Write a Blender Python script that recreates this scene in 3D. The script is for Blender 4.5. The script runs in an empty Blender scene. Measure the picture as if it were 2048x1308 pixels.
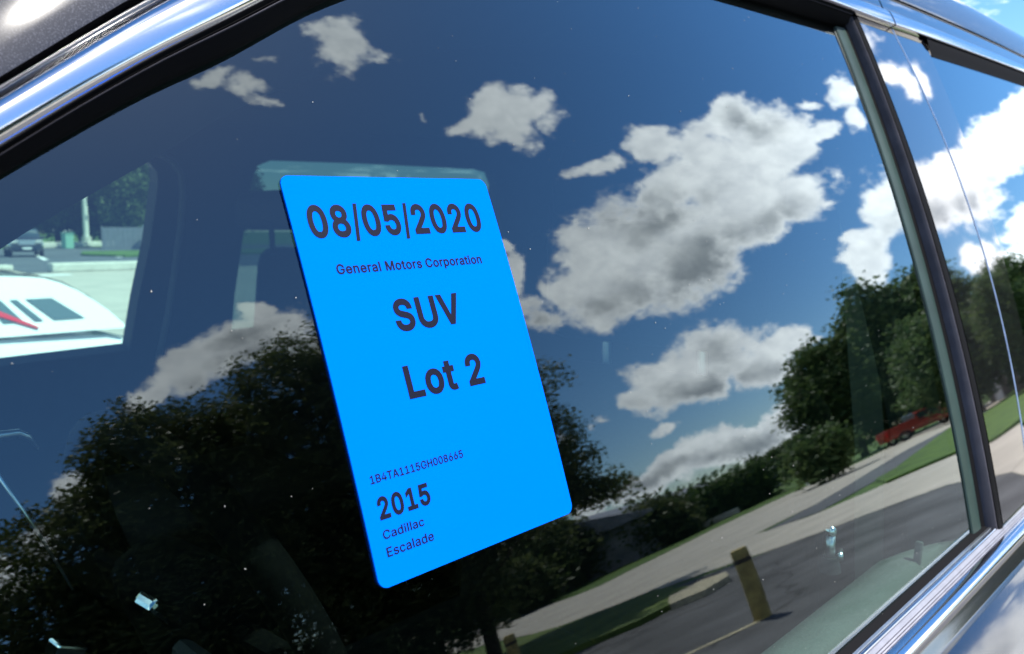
import bpy, bmesh, math, random
import numpy as np
from mathutils import Matrix, Vector

S = bpy.context.scene
C = S.collection
RAD = math.radians

# ------------------------------------------------------------------ camera
cam_d = bpy.data.cameras.new('camera')
cam = bpy.data.objects.new('camera', cam_d)
C.objects.link(cam)
cam_d.sensor_width = 36.0
cam_d.lens = 31.64
cam_d.clip_start = 0.02
cam_d.clip_end = 3000
cam.matrix_world = Matrix((
    (0.67566, 0.08036, -0.73282, 0.0),
    (-0.73721, 0.07083, -0.67194, 0.0),
    (-0.00209, 0.99425, 0.10710, 1.6),
    (0, 0, 0, 1)))
cam_d.dof.use_dof = True
cam_d.dof.focus_distance = 0.44
cam_d.dof.aperture_fstop = 18.0
S.camera = cam

# ------------------------------------------------------------------ exposure
S.view_settings.view_transform = 'Standard'
S.view_settings.look = 'None'
S.view_settings.exposure = 1.45
S.view_settings.gamma = 1.0
S.view_settings.use_curve_mapping = False
S.cycles.use_denoising = True
S.cycles.max_bounces = 12
S.cycles.transparent_max_bounces = 12
S.cycles.glossy_bounces = 6
S.cycles.caustics_reflective = False
S.cycles.caustics_refractive = False

# ------------------------------------------------------------------ sun
SUN = Vector((0.27, -0.425, 0.864)).normalized()
sun_d = bpy.data.lights.new('sun', 'SUN')
sun_d.energy = 3.6
sun_d.angle = RAD(0.53)
sun_d.color = (1.0, 0.95, 0.87)
sun = bpy.data.objects.new('sun', sun_d)
C.objects.link(sun)
sun.rotation_euler = SUN.to_track_quat('Z', 'Y').to_euler()

# ------------------------------------------------------------------ sky: Sky Texture + cumulus clouds, laid out as azimuth / elevation lobes
# each lobe: azimuth from -Y towards +X, elevation (degrees), radii, turn, thinness
CLOUD_LOBES = [(61.39, 21.3, 5.75, 3.72, -178.67, 0.0), (68.68, 22.76, 4.37, 3.37, 126.17, 0.0), (72.35, 25.8, 2.1, 1.67, 173.48, 0.0), (72.5, 22.12, 3.31, 2.72, 61.71, 0.0), (71.03, 18.03, 2.85, 1.99, 157.72, 0.0), (57.24, 18.55, 3.94, 2.68, 159.59, 0.0), (62.97, 17.95, 4.48, 2.71, -160.23, 0.0), (62.21, 27.94, 2.94, 0.82, 164.39, 0.5), (66.55, 27.28, 1.61, 1.33, 25.73, 0.1), (54.29, 20.39, 1.4, 1.04, 148.04, 0.2), (72.02, 16.71, 1.31, 0.71, 132.64, 0.25), (57.76, 22.43, 2.12, 1.99, 43.1, 0.1), (75.55, 21.16, 1.47, 0.74, 171.05, 0.3), (60.46, 34.76, 3.46, 2.0, 164.16, 0.5), (59.73, 32.79, 2.17, 1.58, 153.74, 0.52), (57.75, 35.73, 2.25, 0.8, 177.14, 0.55), (63.33, 33.49, 1.85, 1.18, -173.58, 0.55), (60.85, 36.33, 1.87, 1.23, 163.89, 0.6), (54.78, 44.68, 2.95, 2.37, -7.12, 0.52), (54.08, 45.92, 2.66, 1.37, 154.41, 0.62), (55.51, 42.77, 1.84, 1.03, 147.98, 0.6), (56.12, 46.21, 2.16, 1.18, 173.32, 0.66), (43.06, 45.52, 2.55, 0.66, 175.86, 0.64), (45.39, 44.43, 1.7, 0.94, 144.15, 0.66), (45.76, 42.84, 1.04, 0.68, 116.32, 0.66), (41.45, 45.81, 0.88, 0.59, 150.58, 0.72), (47.07, 45.69, 1.89, 0.55, 168.26, 0.8), (54.89, 38.01, 1.02, 0.45, 41.47, 0.66), (79.19, 22.36, 1.67, 1.0, 31.95, 0.45), (76.79, 23.23, 1.1, 0.74, 165.56, 0.62), (77.72, 20.34, 1.24, 0.62, 39.27, 0.5), (74.13, 13.47, 2.82, 1.4, 44.17, 0.0), (71.27, 11.83, 1.88, 1.54, -149.2, 0.0), (76.42, 13.55, 2.87, 2.12, 52.07, 0.0), (71.21, 13.24, 0.91, 0.7, 137.36, 0.2), (78.23, 12.47, 2.84, 2.03, 47.88, 0.0), (81.87, 13.75, 2.59, 1.66, -153.94, 0.0), (85.05, 14.42, 2.29, 1.41, -155.89, 0.1), (79.19, 14.68, 1.3, 1.16, 143.97, 0.2), (78.74, 8.86, 1.3, 0.94, 50.06, 0.2), (77.2, 6.23, 1.64, 1.26, -149.41, 0.2), (76.0, 8.1, 1.12, 0.98, 85.23, 0.3), (84.18, 23.73, 1.84, 1.32, 4.07, 0.6), (82.48, 21.24, 1.46, 1.17, 166.68, 0.5), (83.1, 20.34, 1.71, 0.68, 30.77, 0.55), (60.05, 10.48, 3.26, 2.3, 173.25, 0.0), (57.58, 9.72, 3.29, 1.99, 175.14, 0.05), (54.65, 9.45, 1.33, 1.12, 155.56, 0.2), (64.78, 9.34, 1.72, 1.24, 173.3, 0.1), (62.29, 8.09, 2.31, 1.6, -169.96, 0.05), (66.34, 8.82, 0.81, 0.46, 157.97, 0.4), (61.47, 4.11, 2.73, 1.13, -169.27, 0.1), (57.75, 3.95, 2.9, 1.32, -175.85, 0.15), (54.66, 3.81, 2.47, 1.18, -178.53, 0.2), (51.48, 3.47, 2.64, 1.18, 177.24, 0.2), (48.89, 3.87, 1.56, 1.18, 173.39, 0.2), (63.43, 4.86, 1.36, 0.96, -162.45, 0.2), (55.19, 6.75, 1.43, 0.6, 174.31, 0.68), (52.34, 9.01, 1.17, 0.34, 136.48, 0.65), (49.06, 9.57, 0.96, 0.56, 160.6, 0.5), (59.91, 3.53, 3.62, 1.34, -174.9, 0.25), (55.83, 3.34, 3.68, 1.17, 179.69, 0.3), (32.74, 26.26, 4.04, 1.9, -169.76, 0.05), (36.32, 27.15, 2.36, 1.51, 175.58, 0.1), (28.96, 25.68, 2.35, 1.61, -152.28, 0.1), (26.6, 24.95, 1.51, 0.96, -143.64, 0.2), (36.69, 24.76, 2.03, 1.64, 66.7, 0.1), (35.71, 28.95, 1.33, 0.73, 158.79, 0.35), (20.91, 19.31, 1.82, 1.34, 86.42, 0.05), (17.97, 16.06, 1.65, 1.23, -113.33, 0.05), (15.81, 14.86, 1.71, 1.08, 96.56, 0.05), (13.68, 12.54, 2.01, 1.33, 94.69, 0.1), (52.42, 23.47, 1.6, 1.09, 52.67, 0.3), (52.98, 25.74, 0.83, 0.68, 157.48, 0.45), (51.72, 19.26, 1.84, 1.04, 148.72, 0.55), (51.32, 20.95, 1.35, 1.25, 146.31, 0.7), (67.64, 18.6, 3.31, 2.15, -165.31, 0.0), (72.85, 21.83, 1.9, 1.58, 89.18, 0.05), (64.89, 23.73, 2.53, 1.89, -171.06, 0.1), (44.3, 45.33, 2.44, 0.85, 170.54, 0.8), (44.49, 43.96, 1.63, 0.87, 130.93, 0.8), (63.25, 32.23, 1.75, 1.17, -170.58, 0.7)]
CLOUD_SHADE = [(60.65, 16.08, 5.09, 2.1, -171.76, 0.0), (63.18, 16.56, 3.49, 1.82, -163.07, 0.1), (61.96, 23.72, 2.5, 1.26, 154.15, 0.3), (64.1, 21.71, 2.49, 0.94, -176.75, 0.35), (72.96, 24.47, 1.54, 0.85, 109.39, 0.4), (69.09, 17.5, 1.93, 0.83, 177.55, 0.4), (58.23, 8.16, 3.41, 1.03, 176.3, 0.1), (62.37, 7.57, 1.24, 0.94, -162.8, 0.4), (60.58, 10.83, 1.21, 1.06, 84.85, 0.5), (76.14, 11.06, 2.5, 1.39, -178.65, 0.0), (79.03, 11.26, 1.85, 1.0, 51.51, 0.3), (59.09, 3.14, 3.02, 0.69, -175.31, 0.3), (53.21, 3.56, 3.09, 0.55, 178.37, 0.3), (32.94, 24.23, 3.97, 1.15, -172.14, 0.2), (32.67, 26.94, 2.03, 0.61, -171.36, 0.45), (55.67, 17.83, 1.97, 0.91, 147.44, 0.4), (51.09, 19.15, 2.68, 1.24, 149.2, 0.1)]


def sky_world():
    w = bpy.data.worlds.new('World')
    S.world = w
    w.use_nodes = True
    nt = w.node_tree
    N, L = nt.nodes, nt.links
    N.clear()

    def nd(t, **k):
        n = N.new(t)
        for a, v in k.items():
            setattr(n, a, v)
        return n

    def put(sock, v):
        if isinstance(v, bpy.types.NodeSocket):
            L.new(v, sock)
        else:
            sock.default_value = v

    def ma(op, a, b=0.0, c=0.0, clamp=False):
        n = nd('ShaderNodeMath', operation=op, use_clamp=clamp)
        put(n.inputs[0], a); put(n.inputs[1], b); put(n.inputs[2], c)
        return n.outputs[0]

    def vm(op, a, b=None, out=0):
        n = nd('ShaderNodeVectorMath', operation=op)
        put(n.inputs[0], a)
        if b is not None:
            put(n.inputs[1], b)
        return n.outputs[out]

    def sstep(x, lo, hi, a=0.0, b=1.0):
        n = nd('ShaderNodeMapRange', interpolation_type='SMOOTHSTEP')
        put(n.inputs[0], x); put(n.inputs[1], lo); put(n.inputs[2], hi); put(n.inputs[3], a); put(n.inputs[4], b)
        return n.outputs[0]

    def noise(vec, scale, detail, rough=0.55, out='Fac'):
        n = nd('ShaderNodeTexNoise')
        put(n.inputs['Vector'], vec)
        n.inputs['Scale'].default_value = scale
        n.inputs['Detail'].default_value = detail
        n.inputs['Roughness'].default_value = rough
        return n.outputs[out]

    tc = nd('ShaderNodeTexCoord')
    d = tc.outputs['Generated']
    sep = nd('ShaderNodeSeparateXYZ'); L.new(d, sep.inputs[0])
    az = ma('MULTIPLY', ma('ARCTAN2', sep.outputs[0], ma('MULTIPLY', sep.outputs[1], -1.0)), 57.29578)
    el = ma('MULTIPLY', ma('ARCSINE', sep.outputs[2]), 57.29578)
    # ragged edges: push the direction about with noise before testing it against the lobes
    wn = noise(d, 9.0, 6.0, 0.62, 'Color')
    wv = vm('MULTIPLY', vm('SUBTRACT', wn, (0.5, 0.5, 0.5)), (6.0, 4.4, 0.0))
    comb = nd('ShaderNodeCombineXYZ'); L.new(az, comb.inputs[0]); L.new(el, comb.inputs[1])
    P = vm('ADD', comb.outputs[0], wv)

    sp = nd('ShaderNodeSeparateXYZ'); L.new(P, sp.inputs[0])

    def lobes(lst, grow=1.22):
        # chained one after another (the running distance rides along in z), so that the shader's stack stays small
        cur = None
        for (u, v, ru, rv, turn, thin) in lst:
            c = nd('ShaderNodeCombineXYZ')
            L.new(sp.outputs[0], c.inputs[0]); L.new(sp.outputs[1], c.inputs[1])
            if cur is not None: L.new(cur, c.inputs[2])
            m = nd('ShaderNodeMapping', vector_type='TEXTURE')
            L.new(c.outputs[0], m.inputs['Vector'])
            m.inputs['Location'].default_value = (u, v, -thin * 1e5)
            m.inputs['Rotation'].default_value = (0, 0, RAD(turn))
            m.inputs['Scale'].default_value = (ru * grow, rv * grow, 1e5)
            ln = vm('LENGTH', m.outputs[0], out=1)
            cur = ln if cur is None else ma('SMOOTH_MIN', cur, ln, 0.18)
        return ma('SUBTRACT', 1.0, cur)

    fine = noise(d, 19.0, 10.0, 0.68)
    dens = lobes(CLOUD_LOBES)
    dens = ma('ADD', dens, ma('MULTIPLY', ma('SUBTRACT', fine, 0.5), 1.75))
    # the rest of the sky: scattered fair-weather cumulus of the same kind
    zc = ma('MAXIMUM', sep.outputs[2], 0.06)
    flat = nd('ShaderNodeCombineXYZ')
    L.new(ma('DIVIDE', sep.outputs[0], zc), flat.inputs[0]); L.new(ma('DIVIDE', sep.outputs[1], zc), flat.inputs[1])
    flat.inputs[2].default_value = 3.7
    far = noise(flat.outputs[0], 1.15, 8.0, 0.58)
    far = ma('MULTIPLY', ma('SUBTRACT', far, 0.53), 5.0)
    inside = ma('MULTIPLY', ma('MULTIPLY', sstep(az, 8.0, 15.0), sstep(az, 82.0, 90.0, 1.0, 0.0)), sstep(el, 47.0, 52.0, 1.0, 0.0))
    far = ma('SUBTRACT', far, ma('MULTIPLY', inside, 6.0))
    dens = ma('MAXIMUM', dens, far)
    alpha = sstep(dens, 0.0, 0.36)
    shade = ma('MAXIMUM', lobes(CLOUD_SHADE, 2.0), ma('MULTIPLY', ma('SUBTRACT', far, 0.7), 0.8))
    shade = sstep(ma('ADD', shade, ma('MULTIPLY', ma('SUBTRACT', noise(d, 15.0, 6.0), 0.5), 0.8)), -0.1, 0.85)
    puff = sstep(noise(d, 40.0, 5.0, 0.6), 0.25, 0.75)
    body = sstep(dens, 0.15, 0.75)

    def mixc(f, a, b):
        n = nd('ShaderNodeMix', data_type='RGBA')
        put(n.inputs[0], f); put(n.inputs[6], a); put(n.inputs[7], b)
        return n.outputs[2]

    white = mixc(puff, (9.4, 9.8, 10.4, 1), (12.6, 12.9, 13.2, 1))
    grey = mixc(puff, (3.1, 3.5, 4.0, 1), (4.4, 4.8, 5.2, 1))
    ccol = mixc(ma('MULTIPLY', shade, body), white, grey)

    sky = nd('ShaderNodeTexSky', sky_type='NISHITA')
    sky.sun_disc = False
    sky.sun_elevation = math.asin(SUN.z)
    sky.sun_rotation = math.atan2(SUN.x, SUN.y)
    sky.altitude = 200
    sky.air_density = 1.0
    sky.dust_density = 0.3
    sky.ozone_density = 4.0
    hs = nd('ShaderNodeHueSaturation')
    L.new(sky.outputs[0], hs.inputs['Color'])
    hs.inputs['Saturation'].default_value = 1.24
    hs.inputs['Value'].default_value = 0.93
    col = mixc(alpha, hs.outputs[0], ccol)
    bg = nd('ShaderNodeBackground')
    L.new(col, bg.inputs['Color'])
    bg.inputs['Strength'].default_value = 0.09
    out = nd('ShaderNodeOutputWorld')
    L.new(bg.outputs[0], out.inputs['Surface'])

sky_world()

# ------------------------------------------------------------------ materials
MATS = {}

def material(name):
    m = bpy.data.materials.new(name)
    m.use_nodes = True
    m.node_tree.nodes.clear()
    MATS[name] = m
    return m, m.node_tree.nodes, m.node_tree.links

def pbr(name, col, rough=0.5, metal=0.0, noise=0.0, nscale=8.0, bump=0.0, bscale=60.0, coat=0.0, spec=0.5, col2=None, detail=5.0):
    m, N, L = material(name)
    o = N.new('ShaderNodeOutputMaterial')
    p = N.new('ShaderNodeBsdfPrincipled')
    L.new(p.outputs[0], o.inputs[0])
    p.inputs['Base Color'].default_value = (*col, 1)
    p.inputs['Roughness'].default_value = rough
    p.inputs['Metallic'].default_value = metal
    p.inputs['Coat Weight'].default_value = coat
    p.inputs['Coat Roughness'].default_value = 0.03
    p.inputs['Specular IOR Level'].default_value = spec
    tc = N.new('ShaderNodeTexCoord')
    if noise or col2:
        n = N.new('ShaderNodeTexNoise')
        n.inputs['Scale'].default_value = nscale
        n.inputs['Detail'].default_value = detail
        L.new(tc.outputs['Object'], n.inputs['Vector'])
        r = N.new('ShaderNodeValToRGB')
        r.color_ramp.elements[0].position = 0.3
        r.color_ramp.elements[1].position = 0.7
        a = tuple(c * (1 - noise) for c in col)
        b = col2 if col2 else tuple(min(1, c * (1 + noise)) for c in col)
        r.color_ramp.elements[0].color = (*a, 1)
        r.color_ramp.elements[1].color = (*b, 1)
        L.new(n.outputs['Fac'], r.inputs[0])
        L.new(r.outputs[0], p.inputs['Base Color'])
    if bump:
        n2 = N.new('ShaderNodeTexNoise')
        n2.inputs['Scale'].default_value = bscale
        n2.inputs['Detail'].default_value = 4
        L.new(tc.outputs['Object'], n2.inputs['Vector'])
        b_ = N.new('ShaderNodeBump')
        b_.inputs['Strength'].default_value = bump
        b_.inputs['Distance'].default_value = 0.01
        L.new(n2.outputs['Fac'], b_.inputs['Height'])
        L.new(b_.outputs[0], p.inputs['Normal'])
    return m

def wear(name, kind, size, width, dark):
    """multiply a ground colour by thin cracks (cell edges) or saw-cut joints (a grid)"""
    nt = MATS[name].node_tree; N, L = nt.nodes, nt.links
    p = next(n for n in N if n.type == 'BSDF_PRINCIPLED')
    src = p.inputs['Base Color'].links[0].from_socket
    tc = N.new('ShaderNodeTexCoord')
    if kind == 'cracks':
        nz = N.new('ShaderNodeTexNoise'); nz.inputs['Scale'].default_value = 1.1; nz.inputs['Detail'].default_value = 6
        L.new(tc.outputs['Object'], nz.inputs['Vector'])
        ad = N.new('ShaderNodeVectorMath'); ad.operation = 'MULTIPLY_ADD'; ad.inputs[1].default_value = (1.6, 1.6, 0)
        L.new(nz.outputs['Color'], ad.inputs[0]); L.new(tc.outputs['Object'], ad.inputs[2])
        v = N.new('ShaderNodeTexVoronoi'); v.feature = 'DISTANCE_TO_EDGE'; v.inputs['Scale'].default_value = 1.0 / size
        L.new(ad.outputs[0], v.inputs['Vector'])
        m = N.new('ShaderNodeMapRange'); L.new(v.outputs['Distance'], m.inputs[0])
        m.inputs[1].default_value = width * 0.3; m.inputs[2].default_value = width; m.inputs[3].default_value = dark; m.inputs[4].default_value = 1.0
        fac = m.outputs[0]
    else:
        b = N.new('ShaderNodeTexBrick'); b.offset = 0.0
        L.new(tc.outputs['Object'], b.inputs['Vector'])
        b.inputs['Scale'].default_value = 1.0
        b.inputs['Brick Width'].default_value = size; b.inputs['Row Height'].default_value = size
        b.inputs['Mortar Size'].default_value = width; b.inputs['Mortar Smooth'].default_value = 0.3
        b.inputs['Color1'].default_value = (1, 1, 1, 1); b.inputs['Color2'].default_value = (0.93, 0.93, 0.92, 1)
        b.inputs['Mortar'].default_value = (dark, dark, dark, 1)
        fac = b.outputs['Color']
    mx = N.new('ShaderNodeMix'); mx.data_type = 'RGBA'; mx.blend_type = 'MULTIPLY'; mx.inputs[0].default_value = 1.0
    L.new(src, mx.inputs[6]); L.new(fac, mx.inputs[7])
    L.new(mx.outputs[2], p.inputs['Base Color'])

def window_glass(name, tint, ior=1.52, gain=1.0):
    """one pane: reflects at both faces, 2F/(1+F), lets the tinted rest through"""
    m, N, L = material(name)
    o = N.new('ShaderNodeOutputMaterial')
    tr = N.new('ShaderNodeBsdfTransparent'); tr.inputs[0].default_value = (*tint, 1)
    gl = N.new('ShaderNodeBsdfGlossy'); gl.inputs['Roughness'].default_value = 0.0
    gl.inputs['Color'].default_value = (0.88, 0.97, 0.99, 1)
    fr = N.new('ShaderNodeFresnel'); fr.inputs['IOR'].default_value = ior
    geo = N.new('ShaderNodeNewGeometry')
    def ma(op, a, b):
        n = N.new('ShaderNodeMath'); n.operation = op
        for i, v in enumerate((a, b)):
            if isinstance(v, bpy.types.NodeSocket): L.new(v, n.inputs[i])
            else: n.inputs[i].default_value = v
        return n.outputs[0]
    F = fr.outputs[0]
    F2 = ma('DIVIDE', ma('MULTIPLY', F, 2.0 * gain), ma('ADD', F, 1.0))
    F2 = ma('MULTIPLY', F2, ma('SUBTRACT', 1.0, geo.outputs['Backfacing']))
    mx = N.new('ShaderNodeMixShader')
    L.new(F2, mx.inputs[0]); L.new(tr.outputs[0], mx.inputs[1]); L.new(gl.outputs[0], mx.inputs[2])
    L.new(mx.outputs[0], o.inputs[0])
    return m

def leaf_material(name, c1, c2):
    m, N, L = material(name)
    o = N.new('ShaderNodeOutputMaterial')
    geo = N.new('ShaderNodeNewGeometry')
    tc = N.new('ShaderNodeTexCoord')
    n = N.new('ShaderNodeTexNoise'); n.inputs['Scale'].default_value = 0.9; n.inputs['Detail'].default_value = 4
    L.new(tc.outputs['Object'], n.inputs['Vector'])
    ad = N.new('ShaderNodeMath'); ad.operation = 'ADD'
    sc = N.new('ShaderNodeMath'); sc.operation = 'MULTIPLY'; sc.inputs[1].default_value = 0.5
    L.new(geo.outputs['Random Per Island'], sc.inputs[0])
    L.new(sc.outputs[0], ad.inputs[0]); L.new(n.outputs['Fac'], ad.inputs[1])
    r = N.new('ShaderNodeValToRGB')
    r.color_ramp.elements[0].position = 0.45; r.color_ramp.elements[0].color = (*c1, 1)
    r.color_ramp.elements[1].position = 1.0; r.color_ramp.elements[1].color = (*c2, 1)
    L.new(ad.outputs[0], r.inputs[0])
    df = N.new('ShaderNodeBsdfPrincipled'); df.inputs['Roughness'].default_value = 0.55
    df.inputs['Specular IOR Level'].default_value = 0.3
    L.new(r.outputs[0], df.inputs['Base Color'])
    tl = N.new('ShaderNodeBsdfTranslucent'); L.new(r.outputs[0], tl.inputs[0])
    mx = N.new('ShaderNodeMixShader'); mx.inputs[0].default_value = 0.42
    L.new(df.outputs[0], mx.inputs[1]); L.new(tl.outputs[0], mx.inputs[2])
    L.new(mx.outputs[0], o.inputs[0])
    return m

def flake_paint(name):
    """black clear-coated car paint with dust and fine scratches that sparkle in the sun"""
    m, N, L = material(name)
    o = N.new('ShaderNodeOutputMaterial')
    p = N.new('ShaderNodeBsdfPrincipled')
    tc = N.new('ShaderNodeTexCoord')
    v = N.new('ShaderNodeTexNoise'); v.inputs['Scale'].default_value = 1500; v.inputs['Detail'].default_value = 5; v.inputs['Roughness'].default_value = 0.7
    L.new(tc.outputs['Object'], v.inputs['Vector'])
    r = N.new('ShaderNodeValToRGB')
    r.color_ramp.elements[0].position = 0.5; r.color_ramp.elements[0].color = (0.014, 0.014, 0.019, 1)
    r.color_ramp.elements[1].position = 0.68; r.color_ramp.elements[1].color = (0.075, 0.075, 0.092, 1)
    L.new(v.outputs['Fac'], r.inputs[0])
    L.new(r.outputs[0], p.inputs['Base Color'])
    p.inputs['Roughness'].default_value = 0.6
    p.inputs['Specular IOR Level'].default_value = 0.12
    p.inputs['Coat Weight'].default_value = 1.0
    p.inputs['Coat Roughness'].default_value = 0.055
    b = N.new('ShaderNodeBump'); b.inputs['Strength'].default_value = 0.12; b.inputs['Distance'].default_value = 0.002
    L.new(v.outputs['Fac'], b.inputs['Height'])
    L.new(b.outputs[0], p.inputs['Normal'])
    L.new(p.outputs[0], o.inputs[0])
    return m

pbr('asphalt', (0.07, 0.07, 0.073), 0.9, noise=0.42, nscale=0.9, bump=0.3, bscale=90, detail=8)
pbr('asphalt_far', (0.075, 0.08, 0.088), 0.9, noise=0.2, nscale=0.3, bump=0.2, bscale=40)
pbr('concrete', (0.41, 0.37, 0.31), 0.85, noise=0.12, nscale=0.8, bump=0.15, bscale=50)
wear('asphalt', 'cracks', 3.4, 0.016, 0.45)
wear('concrete', 'joints', 3.6, 0.022, 0.55)
pbr('kerb_concrete', (0.52, 0.5, 0.44), 0.85, noise=0.12, nscale=3.0)
pbr('grass', (0.036, 0.095, 0.005), 0.95, noise=0.35, nscale=2.0, col2=(0.08, 0.15, 0.008), bump=0.6, bscale=30)
pbr('grass_dry', (0.07, 0.12, 0.014), 0.95, noise=0.3, nscale=1.2, col2=(0.12, 0.17, 0.024), bump=0.6, bscale=30)
pbr('gravel', (0.42, 0.37, 0.26), 0.95, noise=0.35, nscale=14, bump=0.8, bscale=40)
pbr('line_paint', (0.36, 0.31, 0.19), 0.7, noise=0.3, nscale=9)
pbr('white_line', (0.7, 0.7, 0.68), 0.7, noise=0.2, nscale=4)
pbr('bark', (0.07, 0.055, 0.042), 0.95, noise=0.4, nscale=6, bump=0.7, bscale=14)
leaf_material('leaf_dark', (0.045, 0.07, 0.024), (0.12, 0.145, 0.05))
leaf_material('leaf_mid', (0.05, 0.095, 0.03), (0.12, 0.17, 0.055))
leaf_material('leaf_hedge', (0.03, 0.07, 0.018), (0.085, 0.14, 0.035))
leaf_material('leaf_pale', (0.04, 0.075, 0.02), (0.13, 0.18, 0.05))
pbr('post_wood', (0.33, 0.25, 0.085), 0.8, noise=0.35, nscale=7, bump=0.4, bscale=25)
pbr('rubber', (0.008, 0.008, 0.009), 0.7, spec=0.02)
pbr('rubber_grey', (0.062, 0.061, 0.075), 0.7, spec=0.03, noise=0.2, nscale=40)
pbr('chrome', (0.74, 0.74, 0.77), 0.11, metal=1.0)
pbr('chrome_dull', (0.62, 0.62, 0.66), 0.3, metal=1.0, noise=0.12, nscale=60)
pbr('anodised', (0.34, 0.33, 0.36), 0.42, metal=1.0, noise=0.1, nscale=80)
pbr('gloss_black', (0.008, 0.008, 0.01), 0.03, coat=1.0, spec=0.9)
pbr('car_black', (0.008, 0.009, 0.013), 0.12, coat=1.0, spec=0.6)
flake_paint('roof_black')
window_glass('front_glass', (0.60, 0.80, 0.73), gain=1.2)
window_glass('far_glass', (0.74, 0.90, 0.85))
window_glass('privacy_glass', (0.08, 0.13, 0.13), gain=1.2)
pbr('interior_black', (0.0022, 0.0022, 0.0026), 0.8, noise=0.2, nscale=30, spec=0.02)
pbr('interior_trim', (0.012, 0.013, 0.015), 0.7, noise=0.2, nscale=30, spec=0.15)
pbr('interior_grey', (0.07, 0.073, 0.07), 0.65, noise=0.12, nscale=40, bump=0.2, bscale=400)
pbr('pillar_felt', (0.022, 0.042, 0.037), 0.42, noise=0.2, nscale=30, spec=0.28)
pbr('headliner_felt', (0.016, 0.016, 0.016), 0.95, spec=0.1)
pbr('seat_leather', (0.0025, 0.0025, 0.003), 0.7, spec=0.06, noise=0.2, nscale=20, bump=0.2, bscale=120)
pbr('sticker_blue', (0.0, 0.138, 0.85), 0.6, spec=0.0)
pbr('sticker_ink', (0.007, 0.008, 0.020), 0.5, spec=0.09)
pbr('white_paint', (0.82, 0.83, 0.82), 0.2, coat=1.0)
pbr('red_paint', (0.30, 0.03, 0.018), 0.35, coat=0.3, noise=0.12, nscale=3)
pbr('red_lens', (0.62, 0.02, 0.03), 0.2, coat=1.0)
pbr('navy_paint', (0.02, 0.028, 0.045), 0.2, coat=1.0)
pbr('lamp_lens', (0.8, 0.8, 0.78), 0.1, metal=0.6)
pbr('tyre', (0.02, 0.02, 0.02), 0.8)
pbr('rim_metal', (0.5, 0.5, 0.52), 0.3, metal=1.0)
pbr('pale_glass', (0.10, 0.14, 0.15), 0.08, coat=1.0)  # lighter base colour stands in for reflections on the coupe's side windows
pbr('car_glass', (0.03, 0.045, 0.05), 0.04, coat=1.0, spec=0.8)
pbr('pole_paint', (0.62, 0.62, 0.56), 0.6)
pbr('box_green', (0.2, 0.4, 0.3), 0.6)
pbr('board_grey', (0.17, 0.18, 0.2), 0.7, noise=0.1, nscale=2)
pbr('metal_roof', (0.17, 0.18, 0.215), 0.55, noise=0.15, nscale=0.6)
pbr('siding_grey', (0.24, 0.25, 0.28), 0.8, noise=0.1, nscale=0.5)
pbr('siding_tan', (0.1, 0.08, 0.062), 0.85, noise=0.15, nscale=1.5)
pbr('white_trim', (0.72, 0.72, 0.7), 0.6)
pbr('dust', (0.3, 0.3, 0.29), 0.9)

# ------------------------------------------------------------------ helpers
def tag(o, label=None, cat=None, group=None, kind=None):
    if label: o['label'] = label
    if cat: o['category'] = cat
    if group: o['group'] = group
    if kind: o['kind'] = kind
    return o

def mesh_np(name, verts, faces_flat, loop_tot, smooth=False):
    me = bpy.data.meshes.new(name)
    verts = np.asarray(verts, dtype=np.float32)
    me.vertices.add(len(verts)); me.vertices.foreach_set('co', verts.ravel())
    faces_flat = np.asarray(faces_flat, dtype=np.int32)
    loop_tot = np.asarray(loop_tot, dtype=np.int32)
    me.loops.add(len(faces_flat)); me.loops.foreach_set('vertex_index', faces_flat)
    me.polygons.add(len(loop_tot))
    start = np.concatenate(([0], np.cumsum(loop_tot)[:-1])).astype(np.int32)
    me.polygons.foreach_set('loop_start', start)
    me.update(calc_edges=True)
    me.validate()
    if smooth:
        me.polygons.foreach_set('use_smooth', np.ones(len(loop_tot), dtype=bool))
    return me

def link(name, me, mat=None, parent=None, loc=None, rot=None):
    o = bpy.data.objects.new(name, me)
    C.objects.link(o)
    if mat is not None and me is not None and not me.materials:
        me.materials.append(MATS[mat] if isinstance(mat, str) else mat)
    if parent is not None: o.parent = parent
    if loc is not None: o.location = loc
    if rot is not None: o.rotation_euler = rot
    return o

def empty(name, loc=(0, 0, 0), rz=0.0):
    o = bpy.data.objects.new(name, None)
    C.objects.link(o)
    o.location = loc
    o.rotation_euler = (0, 0, rz)
    return o

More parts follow.
